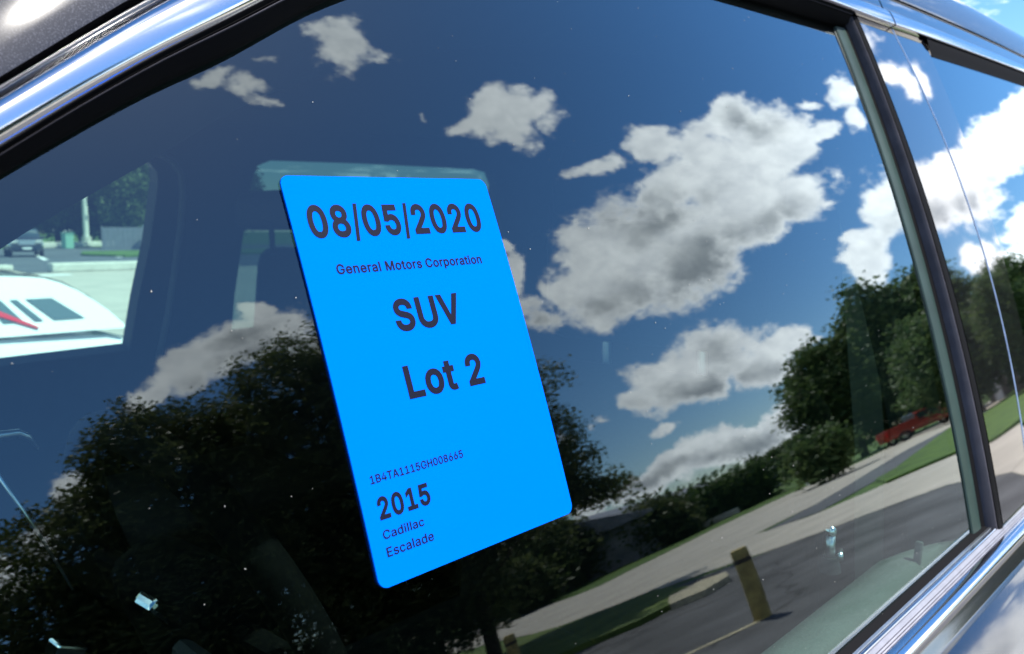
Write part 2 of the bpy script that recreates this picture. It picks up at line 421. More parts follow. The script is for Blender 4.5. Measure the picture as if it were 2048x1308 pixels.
class MB:
    """collects shapes and links them as ONE mesh object"""
    def __init__(self): self.bm = bmesh.new()
    def box(self, c, s, bevel=0.0, rz=0.0, ry=0.0, rx=0.0, seg=2):
        r = bmesh.ops.create_cube(self.bm, size=1.0)
        vs = r['verts']
        M = Matrix.Translation(c) @ Matrix.Rotation(rz, 4, 'Z') @ Matrix.Rotation(ry, 4, 'Y') @ Matrix.Rotation(rx, 4, 'X') @ Matrix.Diagonal((*s, 1))
        bmesh.ops.transform(self.bm, matrix=M, verts=vs)
        if bevel:
            es = list({e for v in vs for e in v.link_edges})
            bmesh.ops.bevel(self.bm, geom=es, offset=bevel, segments=seg, profile=0.6, affect='EDGES')
        return self
    def tube(self, pts, radii, seg=10, cap=True):
        pts = [Vector(p) for p in pts]
        if not hasattr(radii, '__len__'): radii = [radii] * len(pts)
        rings = []
        up = Vector((0.13, 0.21, 1)).normalized()
        for i, p in enumerate(pts):
            d = (pts[min(i + 1, len(pts) - 1)] - pts[max(i - 1, 0)]).normalized()
            x = d.cross(up)
            if x.length < 1e-3: x = d.cross(Vector((1, 0, 0)))
            x.normalize(); y = d.cross(x)
            rings.append([self.bm.verts.new(p + (x * math.cos(2 * math.pi * k / seg) + y * math.sin(2 * math.pi * k / seg)) * radii[i]) for k in range(seg)])
        for a, b in zip(rings, rings[1:]):
            for k in range(seg):
                self.bm.faces.new((a[k], a[(k + 1) % seg], b[(k + 1) % seg], b[k]))
        if cap:
            self.bm.faces.new(rings[0][::-1]); self.bm.faces.new(rings[-1])
        return self
    def grid(self, rows, close=False):
        R = [[self.bm.verts.new(p) for p in r] for r in rows]
        for a, b in zip(R, R[1:]):
            n = len(a)
            for k in range(n if close else n - 1):
                self.bm.faces.new((a[k], a[(k + 1) % n], b[(k + 1) % n], b[k]))
        return self
    def poly(self, pts):
        self.bm.faces.new([self.bm.verts.new(p) for p in pts]); return self
    def prism(self, pts, d):
        """closed polygon pts pushed along the vector d"""
        d = Vector(d)
        a = [self.bm.verts.new(p) for p in pts]; b = [self.bm.verts.new(Vector(p) + d) for p in pts]
        n = len(a)
        self.bm.faces.new(a[::-1]); self.bm.faces.new(b)
        for k in range(n): self.bm.faces.new((a[k], a[(k + 1) % n], b[(k + 1) % n], b[k]))
        return self
    def ball(self, c, r, u=16, v=10):
        res = bmesh.ops.create_uvsphere(self.bm, u_segments=u, v_segments=v, radius=1.0)
        bmesh.ops.transform(self.bm, matrix=Matrix.Translation(c) @ Matrix.Diagonal((*(r if hasattr(r, '__len__') else (r, r, r)), 1)), verts=res['verts'])
        return self
    def mesh(self, name, smooth=False, angle=None):
        bmesh.ops.recalc_face_normals(self.bm, faces=self.bm.faces)
        me = bpy.data.meshes.new(name)
        self.bm.to_mesh(me); self.bm.free()
        if smooth:
            for p in me.polygons: p.use_smooth = True
            if angle is not None:
                me.set_sharp_from_angle(angle=RAD(angle))
        return me
    def build(self, name, mat, parent=None, smooth=False, angle=None, loc=None, rot=None):
        return link(name, self.mesh(name, smooth, angle), mat, parent, loc, rot)

def interp(pts):
    """smooth (monotone-ish Hermite) curve through (x, y) points, straight beyond its ends"""
    xs = np.array([p[0] for p in pts], float); ys = np.array([p[1] for p in pts], float)
    h = np.diff(xs); dl = np.diff(ys) / h
    m = np.empty(len(xs)); m[0] = dl[0]; m[-1] = dl[-1]
    for i in range(1, len(xs) - 1):
        m[i] = 0.0 if dl[i - 1] * dl[i] < 0 else (dl[i - 1] * h[i] + dl[i] * h[i - 1]) / (h[i] + h[i - 1])
    def f(x):
        if x <= xs[0]: return ys[0] + m[0] * (x - xs[0])
        if x >= xs[-1]: return ys[-1] + m[-1] * (x - xs[-1])
        i = int(np.searchsorted(xs, x) - 1); t = (x - xs[i]) / h[i]
        return float((2*t**3-3*t*t+1)*ys[i] + (t**3-2*t*t+t)*h[i]*m[i] + (-2*t**3+3*t*t)*ys[i+1] + (t**3-t*t)*h[i]*m[i+1])
    return f

def fill2d(polys, nonzero=False):
    """flat mesh (verts, faces) of a set of closed outlines; even-odd, or by winding number for letters"""
    from mathutils.geometry import delaunay_2d_cdt
    vs, es = [], []
    for pl in polys:
        k = len(vs); n = len(pl)
        vs += [Vector((p[0], p[1])) for p in pl]
        es += [(k + i, k + (i + 1) % n) for i in range(n)]
    V, E_, F, _a, _b, _c = delaunay_2d_cdt(vs, es, [], 0, 1e-6)
    V2 = np.array([(v.x, v.y) for v in V])
    cen = np.array([V2[list(f)].mean(0) for f in F])
    wind = np.zeros(len(F)); cross = np.zeros(len(F), int)
    for pl in polys:
        P = np.asarray(pl, float)[:, :2]; Q = np.roll(P, -1, 0)
        for (x0, y0), (x1, y1) in zip(P, Q):
            up = (y0 <= cen[:, 1]) & (y1 > cen[:, 1]); dn = (y1 <= cen[:, 1]) & (y0 > cen[:, 1])
            side = (x1 - x0) * (cen[:, 1] - y0) - (cen[:, 0] - x0) * (y1 - y0)
            wind += (up & (side > 0)).astype(int) - (dn & (side < 0)).astype(int)
            cross += (up & (side > 0)).astype(int) + (dn & (side < 0)).astype(int)
    keep = np.abs(wind) > .5 if nonzero else cross % 2 == 1
    return [(v[0], v[1], 0.0) for v in V2], [tuple(f) for f, k in zip(F, keep) if k]

def sheet(name, pts, z, mat, thick=0.0, kind='structure', label=None):
    """flat ground sheet; with a thickness it is a raised slab with real edges"""
    b = MB()
    if thick: b.prism([(x, y, z - thick) for x, y in pts], (0, 0, thick))
    else: b.poly([(x, y, z) for x, y in pts])
    me = b.mesh(name)
    if not thick and me.polygons[0].normal.z < 0: me.flip_normals()
    o = link(name, me, mat)
    return tag(o, label, kind=kind)

# ------------------------------------------------------------------ ground, lot, roads
sheet('ground', [(-900, -900), (900, -900), (900, 900), (-900, 900)], 0.0, 'grass')
sheet('parking_lot', [(-60, -60), (-10, -48), (6.6, -31), (14.6, -22), (14.4, -8.0), (14.0, -5.0), (12.6, -3.6), (10.7, -2.6), (16, -1.6), (30, 2.0), (30, 3.2), (-60, 3.2)], 0.004, 'asphalt')
sheet('concrete_lot', [(-60, 3.1), (60, 3.1), (60, 36.4), (-60, 36.4)], 0.008, 'concrete')
sheet('asphalt_road', [(-80, 36.4), (90, 36.4), (90, 90.5), (-80, 88.5)], 0.006, 'asphalt_far')
near = [(16, -1.6), (10.7, -2.6), (12.6, -3.6), (14.0, -5.0), (14.3, -7.9), (15.0, -10.8), (15.4, -15.4), (19.4, -22), (24.1, -31.1), (46, -72)]
far = [(64, -78), (45, -57), (37.5, -42.1), (30.5, -29.6), (30.2, -27.4), (24.0, -18.4), (21.0, -12.8), (19.6, -10.6), (20.2, -8.5), (21.2, -6.6), (30, -2)]
sheet('concrete_drive', near + far, 0.012, 'concrete')
sheet('side_road', [(20.4, -13.3), (24.0, -18.4), (30.2, -27.4), (39.8, -27.6), (51, -24.8), (60, -22.6), (95, -27), (95, -18.6), (43.5, -15.5), (36.0, -14.9), (31.5, -14.2), (24.2, -12.7)], 0.016, 'concrete')
sheet('asphalt_spur', [(20.6, -12.5), (24.2, -12.65), (31.5, -14.15), (36.0, -14.85), (43.5, -15.4), (30, -11.8), (24.4, -10.3), (19.8, -10.4)], 0.020, 'asphalt_far')
sheet('grass_median', [(19.9, -8.6), (22.9, -10.25), (24.4, -10.2), (30, -11.7), (43.5, -15.3), (95, -18.4), (95, -4), (40, -2), (21.3, -6.6)], 0.09, 'grass', thick=0.09)
sheet('grass_island', [(12.6, -9.2), (14.6, -11.6), (15.0, -15.0), (18.2, -21.8), (23.0, -31.0), (18, -35), (13.0, -27), (10.2, -14), (9.6, -9.8), (10.2, -8.4), (11.4, -8.0)], 0.11, 'grass_dry', thick=0.11)
sheet('gravel_patch', [(11.9, -9.1), (12.6, -8.9), (12.5, -8.3), (11.7, -7.7), (10.9, -7.6), (10.6, -8.1), (11.2, -8.6)], 0.125, 'gravel', thick=0.125)
sheet('painted_line', [(7.4, -4.53), (7.33, -4.43), (6.15, -5.4), (4.6, -6.66), (4.67, -6.74), (6.22, -5.48)], 0.010, 'line_paint')
for k, (x0, y0, x1, y1) in enumerate([(22.4, 62.5, 19.3, 52.5), (26.8, 63.5, 24.2, 54.2)]):
    dx, dy = 0.12, 0
    sheet('stall_line', [(x0 - .14, y0), (x0 + .14, y0), (x1 + .14, y1), (x1 - .14, y1)], 0.011, 'white_line')
sheet('stall_line', [(11.6, 33.8), (13.4, 33.9), (13.5, 34.8), (11.9, 34.7)], 0.013, 'white_line')
sheet('grass_verge', [(24.6, 54.5), (60, 52), (60, 68), (27.5, 68.0), (24.2, 60.0)], 0.12, 'grass', thick=0.12)

def kerb_block(pts, h, w, label, group='concrete kerbs across the lot'):
    """straight run of bevelled kerb from a to b"""
    (x0, y0), (x1, y1) = pts
    L = math.hypot(x1 - x0, y1 - y0); a = math.atan2(y1 - y0, x1 - x0)
    b = MB(); b.box((0, 0, h / 2), (L, w, h), bevel=min(h, w) * 0.2)
    o = b.build('concrete_kerb', 'kerb_concrete', loc=((x0 + x1) / 2, (y0 + y1) / 2, 0.004), rot=(0, 0, a))
    return tag(o, label, 'kerb', group)
kerb_block(((13.6, 36.7), (21.5, 36.5)), 0.36, 0.6, 'long pale concrete kerb along the right edge of the lot opening')
kerb_block(((4.5, 36.2), (12.2, 36.7)), 0.34, 0.6, 'pale concrete kerb left of the opening, behind the white coupe')
kerb_block(((29.5, 87.6), (41.0, 93.5)), 0.55, 1.0, 'far pale kerb under the light pole')

# ------------------------------------------------------------------ vegetation
def leaf_cloud(rng, lobes, n, size, shell=0.55, droop=0.0):
    """n leaf quads spread through ellipsoid lobes [(cx, cy, cz, rx, ry, rz)], as verts / faces"""
    L = np.array(lobes, float)
    vol = (L[:, 3] * L[:, 4] * L[:, 5]) ** 0.7
    # leaves gather in twig clumps, so that the outline is uneven and gaps stay open
    nc = max(8, n // 40)
    li = rng.choice(len(L), nc, p=vol / vol.sum())
    d = rng.normal(size=(nc, 3)); d /= np.linalg.norm(d, axis=1)[:, None]
    rad = shell + (1 - shell) * rng.random(nc) ** 0.6
    rad *= 1 + 0.10 * np.sin(d[:, 0] * 7 + li) + 0.09 * np.sin(d[:, 2] * 9 + li * 2.1) + rng.normal(size=nc) * 0.05
    cc = L[li, :3] + d * rad[:, None] * L[li, 3:6]
    ci = rng.integers(0, nc, n)
    p = cc[ci] + rng.normal(size=(n, 3)) * size * 2.6
    a = rng.normal(size=(n, 3)); a[:, 2] *= 0.6
    a /= np.linalg.norm(a, axis=1)[:, None]
    b = rng.normal(size=(n, 3)); b -= a * (a * b).sum(1)[:, None]; b /= np.linalg.norm(b, axis=1)[:, None]
    s = size * (0.6 + 0.8 * rng.random(n))[:, None]
    w = s * 0.62
    v = np.stack([p - a * s, p - b * w * 0.9 + a * s * 0.1, p + a * s, p + b * w * 0.9 + a * s * 0.1], 1).reshape(-1, 3)
    f = np.arange(4 * n, dtype=np.int32)
    return v, f, np.full(n, 4, np.int32)

def crown_lobes(rng, w, h, z0, n=9, narrow=0.0):
    """lobes that build up one crown of width w and height h standing on z0"""
    out = []
    for k in range(n):
        t = (k + 0.5) / n
        z = z0 + h * (0.12 + 0.76 * t)
        prof = math.sin(math.pi * (0.18 + 0.76 * t) ) ** 0.7
        r = w / 2 * prof * 0.55
        ang = k * 2.4 + rng.random()
        off = w / 2 * prof * 0.5
        out.append((off * math.cos(ang), off * math.sin(ang), z, r * (0.9 + .3 * rng.random()), r * (0.9 + .3 * rng.random()), h / n * 1.25 * (0.8 + .5 * rng.random())))
    out.append((0, 0, z0 + h * 0.5, w * 0.3, w * 0.3, h * 0.42))
    return out

def trunk_mb(rng, h, r, spread, limbs=6):
    b = MB()
    b.tube([(0, 0, -0.15), (0.02 * h, 0.01 * h, h * 0.25), (-0.01 * h, 0.02 * h, h * 0.55), (0.01 * h, 0, h * 0.85)], [r * 1.35, r, r * 0.7, r * 0.25], 10)
    for k in range(limbs):
        z = h * (0.22 + 0.5 * k / limbs); a = k * 2.4 + rng.random()
        l = spread * (0.5 + 0.3 * rng.random())
        b.tube([(0, 0, z), (l * 0.5 * math.cos(a), l * 0.5 * math.sin(a), z + l * 0.28), (l * math.cos(a + .2), l * math.sin(a + .2), z + l * 0.7)], [r * 0.45, r * 0.3, r * 0.08], 6)
    return b

def tree(name, loc, lobes, n, size, leaf, h, r, label, group=None, cat='tree', seed=1, shell=0.5, spread=None):
    rng = np.random.default_rng(seed)
    root = empty(name, loc)
    tag(root, label, cat, group)
    trunk_mb(rng, h, r, spread or h * 0.3).build('trunk', 'bark', root, smooth=True)
    v, f, t = leaf_cloud(rng, lobes, n, size, shell)
    link('crown', mesh_np('crown', v, f, t), leaf, root)
    return root

def copy_tree(o, parent=None):
    c = o.copy(); C.objects.link(c); c.parent = parent
    for ch in o.children: copy_tree(ch, c)
    return c

RNG = np.random.default_rng(7)
# big trees on the island, mirrored dark in the left half of the window
tree('broadleaf_tree', (8.6, -17.2, 0.08),
     [(0.2, 0.2, 7.3, 2.3, 2.3, 2.2), (-1.9, 0.2, 6.1, 2.0, 2.0, 2.0), (1.6, 0.3, 6.3, 2.2, 2.1, 2.0), (-3.1, 0.3, 4.5, 1.6, 1.7, 1.7), (1.6, 0.6, 8.0, 1.5, 1.5, 1.3),
      (-1.5, 0.3, 3.3, 2.4, 2.3, 2.2), (1.6, 0.4, 3.2, 2.6, 2.3, 2.3), (0, 0, 4.8, 2.6, 2.5, 2.5), (-4.0, 0.4, 2.7, 1.4, 1.5, 1.6), (0.4, 0.2, 1.1, 3.2, 2.6, 1.1), (-0.4, 0.1, 8.9, 1.3, 1.3, 1.2)],
     190000, 0.058, 'leaf_dark', 7.6, 0.24, 'big dark leafy tree mirrored at the lower left, left of the blue sticker', seed=3, shell=0.42)
tree('broadleaf_tree', (13.3, -15.4, 0.08),
     [(0, 0, 8.0, 2.3, 2.3, 1.9), (-1.3, -0.9, 9.5, 1.6, 1.6, 1.7), (0.3, 0.1, 9.6, 1.5, 1.5, 1.5), (1.6, 0.9, 6.6, 2.2, 2.1, 1.8), (-1.8, -0.8, 5.6, 2.3, 2.2, 2.0), (1.9, 1.1, 4.6, 1.8, 1.8, 1.5),
      (0, 0, 5.0, 2.6, 2.6, 2.4), (-1.3, -.5, 3.2, 2.2, 2.2, 1.6), (0.5, 0.3, 3.6, 2.0, 1.9, 1.2), (2.3, 1.3, 3.7, 1.2, 1.1, 0.6), (2.9, 1.6, 3.25, 0.9, 0.9, 0.35), (3.5, 2.0, 3.1, 0.7, 0.7, 0.3), (-1.3, -0.9, 1.4, 1.6, 1.3, 1.3), (-0.4, -0.3, 2.0, 1.5, 1.4, 1.2)],
     180000, 0.058, 'leaf_dark', 8.2, 0.14, 'tall dark leafy tree mirrored behind the blue sticker', seed=5, shell=0.42)

# clipped shrubs, hedge and small trees beyond the drive
def shrub(name, loc, lobes, n, size, leaf, label, cat, group=None, seed=1):
    rng = np.random.default_rng(seed)
    root = empty(name, loc); tag(root, label, cat, group)
    MB().tube([(0, 0, -0.05), (0, 0, 0.5)], [0.07, 0.05], 6).tube([(0, 0, 0.2), (0.3, 0.1, 0.9)], [0.04, 0.02], 6).build('stem', 'bark', root)
    v, f, t = leaf_cloud(rng, lobes, n, size, 0.35)
    link('foliage', mesh_np('foliage', v, f, t), leaf, root)
    return root
shrub('round_shrub', (47.6, -37.0, 0), [(0, 0, 2.1, 2.2, 2.2, 2.0), (0.5, 0.4, 1.3, 2.2, 2.2, 1.4)], 6000, 0.2, 'leaf_dark', 'dark rounded shrub left of the long hedge beyond the drive', 'shrub', seed=11)
rngh = np.random.default_rng(12)
hl = [(58 - 1.15 * k * 1.0, -35.0 + 0.0 * k - 0.45 * k, 1.6, 1.8, 1.8, 1.75 + 0.25 * rngh.random()) for k in range(8)]
hx, hy = hl[3][0], hl[3][1]
shrub('long_hedge', (hx, hy, 0), [(a - hx, b_ - hy, c, d, e, f) for a, b_, c, d, e, f in hl], 16000, 0.2, 'leaf_hedge', 'long green hedge standing beside the far side road', 'hedge', seed=13)
shrub('tall_shrub', (40.0, -20.6, 0), [(0, 0, 1.3, 1.2, 1.2, 1.2), (0.4, 0.6, 1.9, 0.9, 0.9, 0.7)], 4000, 0.16, 'leaf_mid', 'rounded green shrub between the hedge and the tall trees', 'shrub', seed=14)
SMALL = [(39.2, -39.6, 5.5, 6.2), (43.0, -41.0, 4.7, 5.2), (37.4, -44.2, 5.4, 6.0), (33.0, -35.4, 3.4, 3.0)]
small_labels = ['small dark tree beyond the drive, behind the lower right corner of the sticker', 'small dark tree beyond the drive, right next to the grey building wall',
                'small dark tree beyond the drive, partly behind another small tree', 'low bushy tree at the near edge of the grass beyond the drive']
for k, (x, y, w, h) in enumerate(SMALL):
    rng = np.random.default_rng(30 + k)
    tree('small_tree', (x, y, 0), crown_lobes(rng, w, h, 0.3, 7), 7000, 0.19, 'leaf_dark', h * 0.85, 0.12, small_labels[k], 'small trees beyond the drive', seed=40 + k)

# tall trees on the right of the reflection; three shapes shared by all of them
def tall_proto(k):
    rng = np.random.default_rng(60 + k)
    w, h = [(7.5, 11.5), (6.0, 12.5), (8.5, 10.5)][k]
    return tree('tall_tree', (0, 0, 0), crown_lobes(rng, w, h - 0.8, 0.8, 11), 22000, 0.18, 'leaf_mid', h * 0.9, 0.22, 'tall leafy tree', seed=70 + k, shell=0.45)
PROTO = [tall_proto(k) for k in range(3)]
used = [False] * 3
def place_tree(k, x, y, s, rz, label, group, sz=None):
    if used[k]: o = copy_tree(PROTO[k])
    else: o = PROTO[k]; used[k] = True
    o.location = (x, y, 0); o.rotation_euler = (0, 0, rz); o.scale = (s, s, sz or s)
    tag(o, label, 'tree', group)
    return o
TALL = [(0, 62.5, -28.9, 1.04, 0.3, 'leftmost of the tall trees behind the red pickup, its edge against the sky'),
        (2, 66.0, -26.6, 1.18, 1.9, 'broad tall tree behind the tail of the red pickup'),
        (1, 65.5, -23.8, 1.2, 4.0, 'tall tree directly behind the cab of the red pickup'),
        (0, 66.5, -20.8, 1.2, 2.2, 'tall tree behind the red pickup, next to the door pillar'),
        (2, 52.5, -17.4, .76, 5.2, 'tall tree before the left side of the tan house, mirrored in the black pillar'),
        (1, 64.0, -14.6, .84, 0.8, 'slim tall tree above the tan house gable'),
        (1, 50.5, -12.9, .64, 3.1, 'slim tall tree in front of the right side of the tan house'),
        (0, 66.0, -9.5, .62, 1.1, 'lower tree at the right end of the row behind the tan house')]
for k, x, y, s, rz, lab in TALL:
    place_tree(k, x, y, s, rz, lab, 'tall trees mirrored on the right')

# far tree line beyond the grey building (reflection) and beyond the lot (through the car)
rngf = np.random.default_rng(90)
for i in range(9):
    a = RAD(56.0 + i * 1.05); d = 128 + 14 * rngf.random()
    place_tree(int(rngf.integers(0, 3)), d * math.sin(a), -d * math.cos(a), 0.62 + 0.08 * i / 3 + .1 * rngf.random(), 6.28 * rngf.random(),
               'dark tree in the low distant tree line above the hedge', 'distant tree line beyond the hedge', sz=0.42 + 0.045 * i)
for i in range(15):
    a = RAD(14.0 + i * 1.15); d = 106 + 12 * rngf.random()
    s = 1.15 + 0.5 * rngf.random()
    o = place_tree(int(rngf.integers(0, 3)), d * math.sin(a), d * math.cos(a), s, 6.28 * rngf.random(),
               'dark green tree in the tall tree wall behind the parking lot', 'tree wall behind the lot, seen through the car')
place_tree(1, 39.0, 84.5, 0.95, 1.0, 'paler green tree at the right end of the tree wall behind the grey board', 'tree wall behind the lot, seen through the car')

# ------------------------------------------------------------------ things in the reflected place
def bollard(loc, h, lean, label):
    b = MB(); n = 18
    prof = [(0.085, -0.1), (0.085, h - 0.03), (0.078, h - 0.008), (0.06, h)]
    rows = []
    for r, z in prof: rows.append([(r * math.cos(2 * math.pi * k / n), r * math.sin(2 * math.pi * k / n), z) for k in range(n)])
    b.grid(rows, close=True); b.bm.faces.new([v for v in list(b.bm.verts)[-n:]])
    root = empty('bollard', loc); root.rotation_euler = (lean, 0, 0)
    tag(root, label, 'bollard', 'wooden bollards along the lot')
    b.build('post', 'post_wood', root, smooth=True, angle=40)
    c = MB(); c.tube([(0, 0, h - 0.17), (0, 0, h - 0.12)], 0.088, 18); c.build('band', 'bark', root, smooth=True, angle=40)
    return root
bollard((7.45, -4.5, 0), 0.86, RAD(0.5), 'yellow brown wooden bollard standing on the asphalt by the painted line')
bollard((8.6, -9.35, 0), 0.86, 0, 'wooden bollard in front of the grass island, at the bottom edge of the window')

# low concrete slab beside the hedge
b = MB(); b.box((0, 0, 0.25), (4.6, 0.9, 0.5), bevel=0.06)
tag(b.build('concrete_slab', 'kerb_concrete', loc=(52.0, -36.2, 0), rot=(0, 0, RAD(60))), 'low pale concrete slab on the grass below the hedge', 'slab')
# mailbox
r = empty('mailbox', (47.6, -25.6, 0), RAD(20)); tag(r, 'small white mailbox on a post right of the hedge', 'mailbox')
MB().box((0, 0, 0.5), (0.1, 0.1, 1.0)).build('post', 'white_trim', r)
b = MB(); b.grid([[(x, 0.16 * math.cos(t), 1.12 + 0.14 * max(math.sin(t), -0.9)) for t in np.linspace(0, 2 * math.pi, 14)[:-1]] for x in (-0.3, 0.3)], close=True)
n = list(b.bm.verts); b.bm.faces.new(n[:13]); b.bm.faces.new(n[13:])
b.build('box', 'white_trim', r)

# long grey building
r = empty('long_building', (78, -58, 0), RAD(-24)); tag(r, 'long low grey building with a dark metal roof behind the shrubs', 'building')
MB().box((0, 0, 1.6), (76, 14, 3.2)).build('wall', 'siding_grey', r)
b = MB(); b.prism([(-38.6, -7.8, 3.1), (-38.6, 7.8, 3.1), (-38.6, 7.8, 3.3), (-38.6, 0, 5.5), (-38.6, -7.8, 3.3)], (77.2, 0, 0)); b.build('roof', 'metal_roof', r)
for k in range(9):
    w = MB().box((0, 0, 0), (1.5, 0.1, 1.2)).build('window', 'white_trim', r, loc=(-32 + 8 * k, 7.02, 1.9))
    MB().box((0, 0.05, 0), (1.3, 0.04, 1.0)).build('pane', 'car_glass', w)
MB().box((0, 0, 0), (1.1, 0.1, 2.1)).build('door', 'white_trim', r, loc=(-20, 7.02, 1.06))

# tan house at the right
r = empty('tan_house', (57.5, -17.4, 0), RAD(108)); tag(r, 'tan gabled house with a blue grey roof under the tall trees', 'house')
b = MB(); b.prism([(-2.2, -1.6, 0), (2.2, -1.6, 0), (2.2, -1.6, 2.7), (0, -1.6, 4.0), (-2.2, -1.6, 2.7)], (0, -7, 0)); b.build('wall', 'siding_tan', r)
b = MB(); b.prism([(2.6, -1.3, 2.5), (0, -1.3, 4.15), (-2.6, -1.3, 2.5), (-2.6, -1.3, 2.62), (0, -1.3, 4.3), (2.6, -1.3, 2.62)], (0, -7.6, 0)); b.build('roof', 'metal_roof', r)
b = MB(); b.box((4.4, -4, 1.15), (4.4, 5, 2.3)); b.build('garage', 'siding_grey', r)
b = MB(); b.prism([(6.9, -1.2, 2.15), (2.2, -1.2, 2.9), (2.2, -1.2, 3.05), (6.9, -1.2, 2.3)], (0, -5.6, 0)); b.build('garage_roof', 'metal_roof', r)
d_ = MB().box((0, 0, 0), (2.2, 0.1, 1.9)).build('garage_door', 'white_trim', r, loc=(4.3, -1.48, 0.96))
w = MB().box((0, 0, 0), (1.0, 0.1, 1.3)).build('window', 'white_trim', r, loc=(0.9, -1.58, 1.6))
MB().box((0, 0.05, 0), (0.86, 0.04, 1.14)).build('pane', 'car_glass', w)
d_ = MB().box((0, 0, 0), (0.95, 0.1, 2.05)).build('door', 'white_trim', r, loc=(-1.0, -1.58, 1.03))
r = empty('white_shed', (52.0, -11.4, 0), RAD(105)); tag(r, 'small white shed right of the tan house', 'shed')
MB().box((0, 0, 1.1), (3.4, 2.6, 2.2)).build('wall', 'white_trim', r)
b = MB(); b.prism([(-1.9, 1.5, 2.1), (1.9, 1.5, 2.1), (0, 1.5, 3.1)], (0, -3.0, 0)); b.build('roof', 'metal_roof', r)
MB().box((0, 1.32, 0.95), (1.5, 0.08, 1.8)).build('door', 'siding_tan', r)

# ------------------------------------------------------------------ cars
def ring_loft(mb, secs):
    rows = [[Vector(p) for p in s] for s in secs]
    mb.grid(rows, close=True)
    n = len(rows[0]); vs = list(mb.bm.verts)
    mb.bm.faces.new(vs[-len(rows) * n:][:n][::-1]); mb.bm.faces.new(vs[-n:])

def car(name, loc, rz, paint, label, W, low, cabin, wheels, wr, glass_split, extras=None, cat='car', band=(.1, .84), last=.96, pane='car_glass'):
    """low: (x, z_bottom, z_shoulder, z_top, halfwidth) along the body; cabin: (x_belt0, x_roof0, x_roof1, x_belt1, z_belt, z_roof, inset)"""
    root = empty(name, loc, rz); tag(root, label, cat)
    b = MB(); secs = []
    for x, zb, zs, zt, hw in low:
        secs.append([(x, -hw * .9, zb), (x, -hw, zb + (zs - zb) * .35), (x, -hw, zs), (x, -hw * .9, zt - .02), (x, -hw * .6, zt), (x, 0, zt + .012), (x, hw * .6, zt), (x, hw * .9, zt - .02), (x, hw, zs), (x, hw, zb + (zs - zb) * .35), (x, hw * .9, zb)])
    ring_loft(b, secs)
    b.build('body', paint, root, smooth=True, angle=50)
    x0, x1, x2, x3, zb, zr, ins = cabin
    hb = W / 2 * .93; ht = hb - ins
    b = MB()
    def cs(x, z, h): return [(x, -h, z), (x, -h * .5, z + .015), (x, 0, z + .02), (x, h * .5, z + .015), (x, h, z)]
    def arc(t):
        z_ = zb + (zr - .02 - zb) * math.sin(t * math.pi / 2) ** .85
        return cs(x0 + (x1 - x0) * t, z_, hb + (ht - hb) * (z_ - zb) / (zr - zb))
    rows = [arc(k / 6) for k in range(7)] + [ cs(x1 + (x2 - x1) * .3, zr + .01, ht), cs(x1 + (x2 - x1) * .7, zr + .01, ht), cs(x2, zr - .02, ht), cs(x3, zb, hb)]
    b.grid(rows)
    for s in (-1, 1):
        b.poly([(p_[0][0], s * -p_[0][1], p_[0][2]) for p_ in [arc(k / 6) for k in range(7)]] + [ (x1 + (x2 - x1) * .3, s * ht, zr + .01), (x1 + (x2 - x1) * .7, s * ht, zr + .01), (x2, s * ht, zr - .02), (x3, s * hb, zb)])
    b.build('roof', paint, root, smooth=True, angle=35)
    def lerp(a, c, t): return a + (c - a) * t
    t0, t1 = band
    for s in (-1, 1):
        def P(x_b, x_t, t): return Vector((lerp(x_b, x_t, t), s * (lerp(hb, ht, t) + .008), lerp(zb, zr, t)))
        fr = [0.04] + list(glass_split) + [last]
        for f0, f1 in zip(fr, fr[1:]):
            g0, g1 = f0 + .012, f1 - .012
            q = [P(lerp(x0, x3, g0), lerp(x1, x2, g0), t0), P(lerp(x0, x3, g1), lerp(x1, x2, g1), t0), P(lerp(x0, x3, g1), lerp(x1, x2, g1), t1), P(lerp(x0, x3, g0), lerp(x1, x2, g0), t1)]
            MB().prism(q, (0, -s * .02, 0)).build('side_window', pane, root)
    for xa, xb, nm in ((x0, x1, 'windscreen'), (x3, x2, 'rear_window')):
        d = Vector((xb - xa, 0, zr - zb)); nrm = Vector((-d.z, 0, d.x)).normalized() * .012
        if (xa < xb) == (nrm.x > 0): nrm = -nrm
        if nm == 'windscreen':
            A_ = [arc(t) for t in (.12, .35, .6, .9)]
            MB().grid([[Vector((p_[j][0] + .012, p_[j][1] * .9, p_[j][2] + .014)) for j in range(5)] for p_ in A_]).grid([[Vector((p_[j][0] + .002, p_[j][1] * .9, p_[j][2] + .002)) for j in range(5)] for p_ in A_]).build(nm, 'car_glass', root)
            continue
        q = [Vector((lerp(xa, xb, t), sy * lerp(hb, ht, t) * .9, lerp(zb, zr, t) + .01)) + nrm for t, sy in ((.1, -1), (.1, 1), (.9, 1), (.9, -1))]
        MB().prism(q, -nrm * 1.2).build(nm, 'car_glass', root)
    for wx in wheels:
        for s in (-1, 1):
            y = s * (W / 2 - .11)
            b = MB(); n = 20
            pr = [(wr * .62, -.1), (wr * .95, -.1), (wr, -.07), (wr, .07), (wr * .95, .1), (wr * .62, .1)]
            b.grid([[(wx + rr * math.cos(2 * math.pi * k / n), y + yy, wr + rr * math.sin(2 * math.pi * k / n)) for k in range(n)] for rr, yy in pr], close=True)
            t = b.build('tyre', 'tyre', root, smooth=True, angle=40)
            c = MB()
            c.tube([(wx, y - .08, wr), (wx, y + .08, wr)], wr * .16, 10)
            for k in range(5):
                a = 2 * math.pi * k / 5
                c.box((wx + math.cos(a) * wr * .36, y + s * .06, wr + math.sin(a) * wr * .36), (wr * .55, .03, .07), ry=-a)
            c.build('rim', 'rim_metal', t)
    if extras: extras(root)
    return root

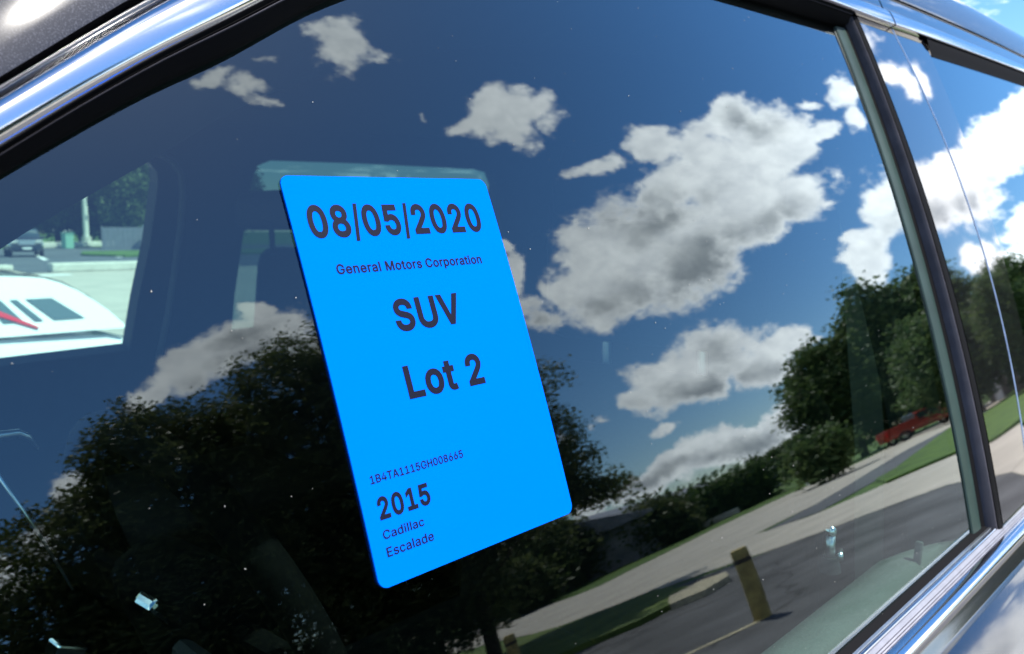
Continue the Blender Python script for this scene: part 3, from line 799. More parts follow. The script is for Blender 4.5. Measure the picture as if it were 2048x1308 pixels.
# white coupe next to the car
def coupe_extras(root):
    for s in (-1, 1):
        MB().box((1.98, s * .62, .66), (.12, .36, .13), bevel=.03).build('headlight', 'lamp_lens', root)
        MB().box((-1.98, s * .62, .78), (.1, .4, .12), bevel=.03).build('tail_light', 'red_lens', root)
    # red sweep running down ahead of the side glass
    for s in (-1, 1):
        b = MB()
        top = [(-.2, 1.285), (.0, 1.280), (.15, 1.265), (.30, 1.225), (.42, 1.170), (.53, 1.110), (.62, 1.060)]
        bot = [(-.2, 1.205), (.0, 1.205), (.15, 1.200), (.28, 1.180), (.40, 1.145), (.515, 1.095), (.61, 1.056)]
        def Y(z, d): return s * (.828 - .16 * (z - 1.02) / .34 + d)
        b.grid([[(x, Y(z, .014), z) for x, z in top], [(x, Y(z, .014), z) for x, z in bot], [(x, Y(z, -.01), z) for x, z in bot]])
        b.grid([[(x, Y(z, .014), z) for x, z in top], [(x, Y(z, -.01), z) for x, z in top]])
        b.build('red_stripe', 'red_lens', root)
car('white_coupe', (1.3, 6.2, 0), 0.0, 'white_paint', 'white low coupe with a red stripe parked on the concrete beyond the car', 1.78,
    [(-2.1, .35, .7, .86, .62), (-1.9, .22, .78, .98, .82), (-1.2, .2, .86, 1.04, .89), (0.0, .2, .86, 1.04, .89), (1.0, .2, .82, 1.0, .88), (1.7, .22, .66, .8, .8), (2.08, .34, .55, .62, .6)],
    (1.12, 0.62, -0.9, -1.7, 1.02, 1.36, .16), (-1.3, 1.3), .31, (.13, .17), coupe_extras, band=(.22, .58), last=.235, pane='pale_glass')
# dark SUV far across the lot
def suv_extras(root):
    for s in (-1, 1):
        MB().box((2.32, s * .68, .95), (.1, .4, .2), bevel=.03).build('headlight', 'lamp_lens', root)
        MB().box((1.0, s * 1.02, 1.18), (.16, .2, .16), bevel=.04).build('side_mirror', 'navy_paint', root)
    MB().box((2.36, 0, .9), (.06, .9, .3), bevel=.02).build('grille', 'chrome_dull', root)
    MB().box((2.4, 0, .55), (.04, .5, .13)).build('number_plate', 'white_trim', root)
car('dark_suv', (21.3, 61.6, 0), RAD(-104), 'navy_paint', 'dark blue sport utility vehicle facing the camera far across the lot', 1.95,
    [(-2.3, .5, .9, 1.1, .8), (-2.1, .35, 1.0, 1.15, .95), (0, .32, 1.0, 1.14, .97), (1.1, .32, .98, 1.1, .97), (2.1, .35, .88, 1.02, .93), (2.36, .45, .8, .9, .78)],
    (1.05, .45, -1.95, -2.2, 1.12, 1.74, .14), (-1.4, 1.45), .38, (.38, .7), suv_extras)
# red pickup by the side road
def truck_extras(root):
    b = MB()
    for s in (-1, 1): b.box((-1.65, s * .88, 1.08), (2.1, .1, .5), bevel=.03)
    b.box((-2.68, 0, 1.05), (.08, 1.7, .5), bevel=.02)
    b.build('cargo_bed', 'red_paint', root)
    MB().box((-.72, 0, 1.5), (.06, 1.5, .5), bevel=.02).build('roll_bar', 'chrome_dull', root)
    for s in (-1, 1):
        MB().box((2.62, s * .68, .92), (.1, .36, .2), bevel=.03).build('headlight', 'lamp_lens', root)
        MB().box((-2.74, s * .8, 1.0), (.05, .14, .34)).build('tail_light', 'red_lens', root)
    MB().box((2.72, 0, .6), (.12, 1.7, .18), bevel=.03).build('bumper', 'chrome_dull', root)
car('red_pickup', (55.2, -21.2, 0), RAD(40), 'red_paint', 'red pickup with an open bed parked beside the side road under the tall trees', 1.9,
    [(-2.7, .5, .9, 1.0, .9), (-.6, .42, .98, 1.06, .94), (.9, .4, .98, 1.08, .94), (2.3, .42, .92, 1.04, .92), (2.66, .5, .8, .9, .8)],
    (1.05, .5, -.55, -.75, 1.06, 1.68, .13), (-1.75, 1.75), .38, (.5,), truck_extras)

# ------------------------------------------------------------------ lot furniture seen through the car
r = empty('light_pole', (39.1, 95.4, 0.0)); tag(r, 'tall pale light pole in front of the dark trees', 'light pole')
MB().tube([(0, 0, 0), (0, 0, 13.0)], [0.30, 0.2], 12).build('pole', 'pole_paint', r, smooth=True, angle=40)
MB().tube([(0, 0, 0), (0, 0, 1.0)], 0.5, 16).build('base', 'kerb_concrete', r)
MB().box((0.9, 0, 13.0), (2.2, .45, .2), bevel=.05).build('lamp_head', 'board_grey', r)
r = empty('utility_box', (33.4, 85.6, 0), RAD(10)); tag(r, 'pale green utility box on the far kerb left of the light pole', 'utility box')
MB().box((0, 0, .68), (.8, .7, 1.36), bevel=.06).build('cabinet', 'box_green', r)
MB().box((0, 0, 1.4), (.9, .8, .1), bevel=.03).build('lid', 'box_green', r)
r = empty('dumpster_screen', (34.2, 76.0, 0), RAD(-23)); tag(r, 'plain grey screen wall beside the grass verge', 'screen')
for k in range(8):
    MB().box((-1.35 + .385 * k, 0.01 * (k % 2), .95), (.37, .08, 1.9), bevel=.012).build('panel', 'board_grey', r)
MB().box((0, .06, 1.5), (3.1, .06, .12)).build('rail', 'board_grey', r)
for x in (-1.6, 1.6): MB().box((x, .05, 1.0), (.14, .14, 2.0)).build('post', 'board_grey', r)
r = empty('white_post', (35.6, 74.6, 0)); tag(r, 'white square post at the right end of the grey screen', 'post')
MB().box((0, 0, 1.0), (.42, .42, 2.0), bevel=.03).build('shaft', 'pole_paint', r)
MB().box((0, 0, 2.03), (.5, .5, .08), bevel=.02).build('cap', 'pole_paint', r)

# ------------------------------------------------------------------ the car at the camera
# car axes: x to the rear, y into the car, z up, origin 1.6 m over the lot beside the front door.
# side surface: (a, b, h) = along the car, up the glass, out of the glass
TAU = RAD(18.92); ST, CT = math.sin(TAU), math.cos(TAU)
DIST, KAP, B0, MID = 0.2875, 0.5, 0.035, 1.145
ROOT = Vector((0.75, MID, -1.62))
PITCH = RAD(-1.5)
CARROT = Matrix.Rotation(PITCH, 4, 'Y')

def G(a, b, h=0.0):
    n = DIST + 0.5 * KAP * (b - B0) ** 2 - h
    return Vector((a, b * ST + n * CT, b * CT - n * ST))

def K(p): return Vector(p) - ROOT
def GK(a, b, h=0.0): return K(G(a, b, h))
def FK(a, b, h=0.0):
    p = G(a, b, h); return K((p.x, 2 * MID - p.y, p.z))

suv = empty('black_suv', Vector((0, 0, 1.6)) + CARROT.to_3x3() @ ROOT)
suv.rotation_euler = (0, PITCH, 0)
tag(suv, 'black sport utility vehicle with chrome window trim, its dark side window filling the view', 'car')

L0 = interp([(-.6, -.32), (-.3, -.135), (.1024, .1147), (.1288, .1312), (.1591, .1491), (.1946, .1677), (.2506, .2002), (.45, .264), (.7620, .2877), (.8805, .2895), (1.6, .289), (2.4, .26)])
L1 = interp([(-.6, -.33), (-.3, -.145), (.098, .1162), (.123, .133), (.153, .152), (.188, .1725), (.23, .197), (.45, .271), (.833, .299), (.999, .2995), (1.104, .301), (1.565, .304), (2.4, .275)])
o2 = interp([(-.5, .0045), (.1, .0045), (.2, .0040), (.6, .002), (2.4, .002)])
L3 = interp([(-.6, -.31), (-.3, -.125), (.102, .134), (.158, .173), (.20, .200), (.45, .290), (.945, .320), (1.324, .323), (2.4, .295)])
o4 = interp([(-.5, .0035), (.1, .0035), (.2, .0045), (.6, .015), (1.1, .022), (2.4, .022)])
o5 = interp([(-.5, .0078), (.1, .0078), (.2, .0105), (.6, .025), (1.1, .035), (2.4, .035)])

def span(a0, a1, n): return [a0 + (a1 - a0) * i / (n - 1) for i in range(n)]

def strip(name, a0, a1, lines, mat, n=90, parent=suv, smooth=True, angle=35):
    """sweep a cross-section [(b(a), h)] along the window edge"""
    b = MB()
    b.grid([[GK(a, f(a), h) for f, h in lines] for a in span(a0, a1, n)])
    return b.build(name, mat, parent, smooth, angle)

def off(f, d): return lambda a: f(a) + (d(a) if callable(d) else d)
def mix(f, g, t): return lambda a: f(a) * (1 - t) + g(a) * t

# glass of the front door
def fit(pts, deg=2):
    c = np.polyfit([p[1] for p in pts], [p[0] for p in pts], deg)
    return lambda b: float(np.polyval(c, b))
stripL = fit([(.9232, .302), (.9057, .182), (.9012, .142), (.8755, .009), (.8640, -.061), (.8600, -.171), (.8580, -.214)])
stripR = fit([(.9077, .292), (.8897, .176), (.8835, .137), (.8691, .006), (.8613, -.064), (.8511, -.168), (.8431, -.207)])
grey0 = fit([(.9139, .30), (.8990, .175), (.8900, .135), (.8790, .004), (.8697, -.066), (.8628, -.17), (.853, -.213)])
grey1 = fit([(.9175, .30), (.9015, .172), (.8931, .133), (.8835, .002), (.8746, -.068), (.8677, -.172), (.8597, -.218)])
edge = fit([(.9259, .303), (.9119, .173), (.9051, .133), (.8963, 0), (.8883, -.07), (.8786, -.175), (.8716, -.221)])
seam = fit([(1.0151, .304), (1.028, .244), (1.0320, .174), (1.0249, .087), (1.0109, -.01), (1.0007, -.087), (0.9953, -.13)])
rearg = fit([(1.122, .3055), (1.1205, .277), (1.107, .177), (1.09, .069), (1.076, -.06)])

def pane(name, left, right, top, bot, h, mat, na=70, nb=48):
    b = MB(); rows = []
    for i in range(na):
        s = i / (na - 1); row = []
        for j in range(nb):
            t = j / (nb - 1)
            bb = bot
            a = left(bb) + s * (right(bb) - left(bb))
            for _ in range(6):
                bb = bot + t * (max(top(a), bot + .002) - bot)
                a = left(bb) + s * (right(bb) - left(bb))
            row.append(GK(a, bb, h(a, bb)))
        rows.append(row)
    b.grid(rows)
    me = b.mesh(name, True)
    if me.polygons[len(me.polygons) // 2].normal.y > 0: me.flip_normals()
    return link(name, me, mat, suv)

def ripple(a, b):
    """faint waviness of tempered glass"""
    return 1.1e-5 * (math.sin(41 * a + 13 * b) + .8 * math.sin(57 * b - 19 * a + 1.3) + .5 * math.sin(83 * a + 61 * b + .7))
glass = pane('front_side_window', lambda b: -.32, lambda b: stripR(b) + .008, off(L0, .006), -.215, ripple, 'front_glass', 130, 80)
# rubber run round the glass, with a fine bead near its lip
strip('window_seal', -.42, .905, [(off(L0, .002), -.006), (off(L0, -.0005), .0015), (off(L0, .0005), .008), (mix(L0, L1, .55), .0125), (mix(L0, L1, .68), .0145), (mix(L0, L1, .74), .0135), (mix(L0, L1, .84), .0155), (mix(L0, L1, .90), .0145), (off(L1, .0006), .0165), (off(L1, .004), .012)], 'rubber', 120, smooth=True, angle=60)
strip('seal_bead', -.42, .905, [(mix(L0, L1, .66), .0150), (mix(L0, L1, .70), .0158), (mix(L0, L1, .76), .0150)], 'rubber_grey', 120)
# bright surround, one length per door
def chrome_run(a0, a1):
    lo = off(L1, o2)
    p = [(off(L1, .0002), .0128), (off(L1, .0004), .0158), (mix(L1, lo, .45), .0180), (mix(L1, lo, .8), .0189), (lo, .01925)]
    for t, h in [(.08, .0194), (.22, .0196), (.38, .01975), (.52, .0198), (.64, .0197), (.75, .01935), (.86, .0185), (.94, .0174), (1.0, .0155)]:
        p.append((mix(lo, L3, t), h))
    p.append((off(L3, -.0002), .011))
    return strip('chrome_surround', a0, a1, p, 'chrome', 160, angle=None)
chrome_run(-.42, 1.0145); chrome_run(1.0185, 2.4)
# painted door frame above it, then the door gap and the roof side
strip('door_frame', -.42, 1.0145, [(L3, .0125), (off(L3, .0008), .0148), (mix(L3, off(L3, o4), .5), .0155), (off(L3, o4), .0142), (off(L3, o4), -.03)], 'car_black', 120, angle=50)
strip('door_frame', 1.0185, 2.4, [(L3, .0125), (off(L3, .0008), .0148), (mix(L3, off(L3, o4), .5), .0155), (off(L3, o4), .0142), (off(L3, o4), -.03)], 'car_black', 60, angle=50)
strip('frame_edge', -.42, 2.4, [(off(L3, lambda a: o4(a) - .0006), .0146), (off(L3, lambda a: o4(a) - .0002), .0152), (off(L3, lambda a: o4(a) + .0003), .0142)], 'chrome_dull', 150)
strip('door_gap', -.42, 2.4, [(off(L3, o4), -.012), (off(L3, o5), -.012)], 'rubber', 60)

def roof_profile(a, smax, n):
    """section of the roof side from the door gap up and over"""
    p = G(a, L3(a) + o5(a), .0085)
    out = [G(a, L3(a) + o5(a), -.02), p.copy(), p + Vector((0, .0007, .0024)), ]
    y, z = out[-1].y, out[-1].z
    lean0 = 24.0 if a < .35 else 24.0 + 6 * min(1, (a - .35) / .5)
    s = 0.0; ds = smax / n
    for _ in range(n):
        lean = RAD(min(88.0, lean0 + 170 * s + max(0, s - .03) * 160))
        if s > .22: ds = 0.1
        y += math.sin(lean) * ds; z += math.cos(lean) * ds; s += ds
        out.append(Vector((a, y, z)))
    return out
def roof_rows(a):
    pr = roof_profile(a, .21, 16)
    last = pr[-1]
    for k in range(1, 6): pr.append(Vector((a, last.y + (MID - last.y) * k / 5, last.z + .03 * math.sin(k / 5 * math.pi / 2))))
    return pr
rows = []
for a in span(.30, 2.4, 50):
    h = roof_rows(a)
    rows.append([K(p) for p in h] + [K((p.x, 2 * MID - p.y, p.z)) for p in h[-2::-1]])
MB().grid(rows).build('roof_panel', 'roof_black', suv, True, 50)
for sgn in (0, 1):
    rows = []
    for a in span(-.42, .30, 40):
        pr = roof_profile(a, .11, 14)
        rows.append([K(p) if not sgn else K((p.x, 2 * MID - p.y, p.z)) for p in pr])
    MB().grid(rows).build('windscreen_pillar', 'roof_black', suv, True, 50)
rows = []
for a in span(-.42, .30, 12):
    e = roof_profile(a, .11, 14)[-1]
    rows.append([K((a, e.y + (2 * MID - 2 * e.y) * t, e.z + .05 * math.sin(math.pi * t))) for t in [k / 10 for k in range(11)]])
MB().grid(rows).build('windscreen', 'far_glass', suv, True)

# rubber run and gloss-black cover of the centre pillar
bs = span(-.222, .2985, 40)
def column(name, cols, mat, lo=-.222, hi=.2985, n=40, angle=35):
    b = MB(); b.grid([[GK(f(bb), bb, h) for f, h in cols] for bb in span(lo, hi, n)])
    return b.build(name, mat, suv, True, angle)
column('pillar_seal', [(lambda b: stripR(b) + .004, -.006), (stripR, .0008), (mix(stripR, grey0, .5), .0012), (grey0, .0030)], 'rubber')
column('pillar_bead', [(grey0, .0030), (mix(grey0, grey1, .3), .0085), (mix(grey0, grey1, .7), .0112), (grey1, .0112)], 'rubber_grey')
column('pillar_lip', [(grey1, .0106), (lambda b: grey1(b) + .001, .0120), (lambda b: edge(b) - .0015, .0128), (edge, .0120), (lambda b: edge(b) + .0005, .008)], 'rubber')
def cover(name, left, right, mat, hb, crown):
    return pane(name, left, right, off(L1, -.0006), -.2255, lambda a, b: hb - crown * ((a - (left(b) + right(b)) / 2)) ** 2, mat, 16, 50)
cover('pillar_cover', lambda b: edge(b) + .0012, lambda b: seam(b) - .0010, 'gloss_black', .0128, .05)
cover('pillar_cover', lambda b: seam(b) + .0010, rearg, 'gloss_black', .0128, .05)
column('pillar_gap', [(lambda b: seam(b) - .006, .0085), (lambda b: seam(b) + .006, .0085)], 'rubber')
column('gap_bead', [(lambda b: seam(b) + .0010, .0124), (lambda b: seam(b) + .0018, .0134), (lambda b: seam(b) + .0030, .0129)], 'chrome_dull')
rg = pane('rear_side_window', rearg, lambda b: 2.15, lambda a: L1(a) - .022, -.215, lambda a, b: .0120, 'privacy_glass', 50, 40)
strip('rear_window_seal', 1.122, 2.2, [(off(L1, -.024), .0085), (off(L1, -.0225), .0125), (off(L1, -.016), .0135), (off(L1, -.012), .0150), (off(L1, -.0015), .0165), (off(L1, .001), .012)], 'rubber', 50, angle=40)
# matt lip of the run, lying on the edge of the glass
column('pillar_trim', [(lambda b: stripR(b) - .0190, .0003), (lambda b: stripR(b) - .0180, .0016), (lambda b: stripR(b) - .008, .0022), (lambda b: stripR(b) + .002, .0022)], 'pillar_felt', lo=-.212, hi=.288)
column('pillar_inner', [(lambda b: stripL(b) - .001, -.016), (lambda b: stripL(b) + .02, -.075), (lambda b: rearg(b), -.09)], 'interior_trim')

# belt mouldings under the glass, straight lengths
def belt(name, prof, mat, a0=-.62, a1=2.4, n=40, angle=45):
    b = MB(); b.grid([[GK(a, bb, h) for bb, h in prof] for a in span(a0, a1, n)])
    return b.build(name, mat, suv, True, angle)
belt('window_sweep', [(-.1978, -.004), (-.1996, .0004), (-.2013, .0024), (-.2028, .0046), (-.2036, .0056)], 'rubber')
belt('sweep_bead', [(-.2031, .0054), (-.2036, .0076), (-.2043, .0078)], 'chrome_dull')
belt('belt_gasket', [(-.2040, .0072), (-.2052, .0078), (-.2058, .0080)], 'rubber')
belt('belt_bead', [(-.2047, .0078), (-.2052, .0104), (-.2059, .0108), (-.2063, .0100)], 'chrome')
belt('belt_trim', [(-.2060, .0098), (-.2066, .0113), (-.2094, .0132), (-.2098, .0122), (-.2102, .0134), (-.2112, .0142), (-.2117, .0128), (-.2121, .0143), (-.2128, .0149), (-.2132, .0138)], 'anodised', angle=25)
belt('belt_moulding', [(-.2128, .0138), (-.2134, .0172), (-.2146, .0212), (-.2162, .0240), (-.2185, .0258), (-.2215, .0262), (-.2255, .0252), (-.2320, .0228), (-.2420, .0198), (-.2492, .0180), (-.2500, .0150), (-.2502, .006)], 'chrome', angle=70)
belt('panel_gap', [(-.2495, .008), (-.2580, .008)], 'rubber')
p0 = G(0, -.2575, .0175)
prof = [(.006, .003), (0.0, 0.0), (-.006, -.0035), (-.022, -.0125), (-.045, -.027), (-.066, -.046), (-.081, -.075), (-.089, -.13), (-.091, -.22), (-.088, -.36), (-.072, -.55), (-.05, -.74), (0, -.86)]
for a0, a1 in ((-.62, 1.003), (1.008, 2.05)):
    b = MB(); b.grid([[K((a, p0.y + dy, p0.z + dz)) for dy, dz in prof] for a in span(a0, a1, 24)])
    b.build('door_panel', 'car_black', suv, True, 40)
b = MB(); b.grid([[K((a, p0.y + .035, p0.z + dz)) for dz in (-.02, -.4, -.9)] for a in span(-2.0, 3.0, 10)]); b.build('inner_sill', 'interior_black', suv)
b = MB(); b.grid([[K((a, 2 * MID - p0.y - .03, p0.z + dz)) for dz in (.03, -.4, -.9)] for a in span(-2.0, 3.0, 10)]); b.build('inner_sill', 'interior_black', suv)
MB().box(K((2.30, MID, -.2)), (.03, 1.56, .86)).build('rear_sky_blocker', 'interior_black', suv)  # added panel, blocks the sky that shows through the rear gap
e = roof_profile(-.42, .11, 14)[-1]; e0 = roof_profile(-.42, .11, 14)[1]
b = MB(); b.grid([[K((-.63, p0.y + .01 + (2 * (MID - p0.y) - .02) * k / 10, p0.z + .035 + .03 * math.sin(math.pi * k / 10))) for k in range(11)],
                  [K((-.42, p0.y + .03 + (2 * (MID - p0.y) - .06) * k / 10, e.z + .01 + .05 * math.sin(math.pi * k / 10))) for k in range(11)]]); b.build('windscreen_foot', 'far_glass', suv, True)
b = MB(); b.prism([GK(-.44, -.203, .004), GK(-.312, -.203, .004), GK(-.312, L1(-.312), .010)], (0, -.006, 0)); b.build('mirror_sail', 'gloss_black', suv)
# front and rear body beyond the frame
b = MB()
rows = []
for a in span(-1.95, -.625, 14):
    t = (a + 1.95) / 1.325; dz = -.10 * (1 - t) ** 2; dy = .16 * (1 - t) ** 3
    side = [K((a, p0.y + y_ + dy, p0.z + z_ + dz)) for y_, z_ in prof[::-1]]
    top = [K((a, p0.y + dy + .12 + (MID - p0.y - .12) * k / 4, p0.z + .04 + .03 * k / 4 + dz)) for k in range(5)]
    rows.append(side + top)
full = []
for r_ in rows: full.append(r_ + [Vector((p.x, 2 * K((0, MID, 0)).y - p.y, p.z)) for p in r_[-2::-1]])
b.grid(full); b.build('bonnet', 'car_black', suv, True, 45)
b = MB(); b.box(K((-1.95, MID, -.68)), (.12, 1.7, .8), bevel=.05).build('front_grille', 'chrome_dull', suv)
b = MB(); b.grid([[K((a, p0.y + dy, p0.z + dz)) for dy, dz in prof] for a in span(2.055, 3.1, 10)]); b.build('rear_quarter', 'car_black', suv, True, 40)
b = MB(); b.grid([[K((a, 2 * MID - p0.y - dy, p0.z + dz)) for dy, dz in prof] for a in span(-.62, 3.1, 20)]); b.build('far_door_panel', 'car_black', suv, True, 40)
b = MB(); b.grid([[K((2.4 + .7 * t, p0.y + .3 * (1 - t) + u * (2 * (MID - p0.y) - .6 * (1 - t)), .30 - .62 * t)) for u in (0, .5, 1)] for t in span(0, 1, 5)]); b.build('rear_hatch', 'car_black', suv)
MB().box(K((3.1, MID, -.8)), (.1, 1.8, .95), bevel=.04).build('tailgate', 'car_black', suv)
for wx in (-1.15, 2.35):
    for wy in (p0.y + .06, 2 * MID - p0.y - .06):
        c = K((wx, wy, -1.21)); b = MB(); n = 28
        b.grid([[(c.x + rr * math.cos(2 * math.pi * k / n), c.y + yy, c.z + rr * math.sin(2 * math.pi * k / n)) for k in range(n)] for rr, yy in [(.27, -.12), (.39, -.12), (.405, -.09), (.405, .09), (.39, .12), (.27, .12)]], close=True)
        w = b.build('tyre', 'tyre', suv, True, 40)
        r_ = MB().tube([(c.x, c.y - .1, c.z), (c.x, c.y + .1, c.z)], .07, 12)
        for k in range(6): r_.box((c.x + .15 * math.cos(k * math.pi / 3), c.y - .05, c.z + .15 * math.sin(k * math.pi / 3)), (.28, .04, .07), ry=-k * math.pi / 3)
        r_.build('rim', 'rim_metal', w)

# ------------------------------------------------------------------ far side of the car, seen through the cabin
fw = [(-.20, -.197), (.911, -.198), (.926, -.081), (.944, .051), (.947, .193), (.941, .222), (.92, .244), (.895, .256), (.7, .262), (.45, .235), (.30, .19), (.15, .105), (0, .01), (-.14, -.08)]
rw = [(1.170, -.197), (1.171, -.09), (1.176, .05), (1.176, .215), (1.185, .243), (1.216, .256), (1.48, .256), (1.90, .25), (1.99, .235), (2.03, .19), (2.06, -.197)]
outer = [(-.45, -.42), (2.4, -.42), (2.4, .34), (.7, .34), (.3, .28), (.1, .16), (-.45, -.20)]
V_, F_ = fill2d([outer, fw, rw])
for nm, hh, mt in (('far_door_frame', .004, 'car_black'), ('far_door_trim', -.035, 'interior_trim')):
    me = bpy.data.meshes.new(nm); me.from_pydata([FK(x, y, hh) for x, y, _ in V_], [], F_); link(nm, me, mt, suv)
for nm, pl in (('window_reveal', fw), ('rear_window_reveal', rw)):
    b = MB(); b.grid([[FK(x, y, hh) for x, y in pl + pl[:1]] for hh in (.004, -.035)]); b.build(nm, 'interior_trim', suv)
def far_pane(nm, pl, mat):
    V2, F2 = fill2d([pl]); me = bpy.data.meshes.new(nm); me.from_pydata([FK(x, y, 0) for x, y, _ in V2], [], F2)
    me.update()
    if me.polygons[0].normal.y < 0: me.flip_normals()
    link(nm, me, mat, suv)
far_pane('far_front_window', fw, 'far_glass'); far_pane('far_rear_window', rw, 'privacy_glass')
b = MB()
sp = [(.70, .270), (.84, .272), (.90, .270), (.935, .268), (.967, .252), (.992, .222), (1.004, .17), (1.007, .10), (1.003, -.02), (.995, -.12), (.977, -.225)]
fx = [FK(x, y, -.045) for x, y in sp]
b.tube(fx, .0085, 8); b.build('door_weatherstrip', 'interior_grey', suv, True)

MB().grid([[K((a, y, .20 + .05 * math.sin((y - .5) / 1.29 * math.pi))) for y in span(.50, 1.79, 9)] for a in span(.22, 2.35, 12)]).build('headliner', 'headliner_felt', suv, True)
strip('roof_side_trim', -.32, 2.3, [(off(L0, .012), -.008), (off(L0, -.004), -.03), (off(L0, -.012), -.09), (off(L0, .004), -.105), (off(L0, .05), -.12)], 'interior_trim', 80)
MB().box(K((.9, MID, -1.2)), (3.2, 1.75, .04)).build('floor_pan', 'interior_black', suv)
b = MB(); rows = []
for y in span(.33, 1.96, 12): rows.append([K((x, y, z)) for x, z in [(-.42, -.235), (-.30, -.215), (-.05, -.235), (.06, -.28), (.09, -.36), (.03, -.62), (-.02, -1.15)]])
b.grid(rows); b.build('dashboard', 'interior_black', suv, True, 50)

def seat(x, y, w, top, name='front_seat', hr=True):
    s = empty(name, K((x, y, -.75))); s.parent = suv
    MB().box((-.22, 0, .12), (.52, w, .2), bevel=.06, seg=3).build('seat_cushion', 'seat_leather', s, True, 50)
    b_ = MB(); b_.box((.06, 0, (top + .75) / 2 + .02), (.13, w, top + .75 - .12), bevel=.05, ry=RAD(8), seg=3); b_.build('seat_back', 'seat_leather', s, True, 50)
    return s
def headrest(s, x, y, z, w, h, post='chrome_dull'):
    b_ = MB(); b_.box((x, y, z), (.11, w, h), bevel=.035, seg=3); b_.build('headrest', 'seat_leather', s, True, 50)
    b_ = MB(); 
    for k in (-.075, .075): b_.tube([(x, y + k, z - h / 2 - .05), (x, y + k, z)], .006, 8)
    b_.build('headrest_post', post, s)
s = seat(.86, .66, .5, -.16); headrest(s, .13, 0, .655, .30, .16)
s = seat(1.13, 1.66, .5, -.03); headrest(s, -.02, 0, .765, .30, .085, 'interior_black')
s = seat(1.92, MID, 1.25, -.02, 'rear_seat')
for yy in (-.42, 0, .42): headrest(s, .14, yy, .80, .26, .13, 'interior_black')

# steering wheel
st = empty('steering_wheel', K((.375, .72, -.345))); st.parent = suv
st.rotation_euler = (0, RAD(-20), 0)
b = MB(); n, m_ = 48, 12
b.grid([[(.017 * math.cos(2 * math.pi * j / m_), (.185 + .017 * math.sin(2 * math.pi * j / m_)) * math.cos(2 * math.pi * i / n), (.185 + .017 * math.sin(2 * math.pi * j / m_)) * math.sin(2 * math.pi * i / n)) for j in range(m_)] for i in range(n + 1)], close=True)
b.build('wheel_rim', 'interior_black', st, True)
b = MB(); b.box((-.01, 0, -.01), (.07, .17, .14), bevel=.03, seg=3); b.build('hub', 'interior_black', st, True, 50)
for an in (0, math.pi, -math.pi / 2):
    b = MB(); b.box((-.012, .125 * math.cos(an), .125 * math.sin(an)), (.02, .11 if abs(math.cos(an)) > .5 else .05, .05 if abs(math.cos(an)) > .5 else .11), bevel=.008); b.build('spoke', 'interior_black', st)
b = MB(); b.tube([(-.05, -.06, .02), (-.07, -.2, .05)], [.010, .013], 8); b.build('stalk', 'interior_trim', st)
b = MB(); b.box(K((.327, .70, -.328)), (.052, .03, .012), bevel=.004, ry=RAD(50)); b.build('selector_lever', 'chrome', suv)
b = MB(); b.box(K((.247, .70, -.327)), (.024, .02, .012), bevel=.002, ry=RAD(25)); b.build('dash_accent', 'chrome', suv)
b = MB(); b.tube([K((x, .69, z)) for x, z in [(.16, -.160), (.19, -.1535), (.212, -.1495), (.224, -.1500), (.231, -.1545), (.2365, -.1640)]], [.0035, .0035, .0034, .003, .0022, .0008], 8); b.build('highlight_arc', 'chrome_dull', suv, True)  # pale highlight arc, shaped as a thin dull chrome tube
b = MB(); b.tube([K((.207, .69, -.174)), K((.232, .69, -.228)), (K((.252, .69, -.277)))], [.0016, .0013, .0008], 6); b.build('pale_streak', 'chrome_dull', suv, True)  # pale streak modelled as a thin tapering tube
b = MB(); b.grid([[K((x + dx, y, z)) for dx in (0, .012, .088, .1)] for x, y, z in [(1.092, .46, .05), (1.098, .452, -.09), (1.112, .447, -.2), (1.13, .443, -.31), (1.14, .44, -.6)]]); b.build('seat_belt', 'interior_grey', suv)

# inner top of the driver's door with its lock knob
b = MB(); rows = []
for a in span(-.3, .83, 40):
    e = max(0.0, (a - .74) / .09); sh = .055 * min(1, e) ** 2
    rows.append([K((a, y, z)) for y, z in [(.226, -.315), (.229, -.302), (.240 - sh * .2, -.2935), (.256 - sh * .6, -.2925), (.268 - sh, -.298), (.276 - sh, -.312), (.282 - sh, -.34), (.29 - sh, -.6), (.3, -1.1)]])
b.grid(rows); b.build('door_top_trim', 'interior_grey', suv, True, 60)
b = MB(); kx, ky = .668, .279
b.tube([K((kx, ky, -.286)), K((kx, ky, -.274))], [.0085, .0065], 16); b.build('lock_bezel', 'interior_trim', suv, True, 40)
b = MB(); b.tube([K((kx, ky, -.276)), K((kx, ky, -.256))], [.0036, .0036], 12); b.build('lock_stem', 'chrome_dull', suv, True)
b = MB(); b.ball(K((kx, ky, -.2535)), (.0046, .0046, .0050)); b.build('lock_knob', 'chrome', suv, True)
b = MB(); b.tube([K((kx + .004, ky - .006, -.2745)), K((kx + .016, ky - .002, -.2725))], [.003, .0012], 8); b.build('lock_catch', 'chrome_dull', suv, True)
b = MB(); b.box(K((.752, .240, -.288)), (.005, .006, .022), bevel=.0015, ry=RAD(16)); b.build('trim_clip', 'interior_grey', suv)

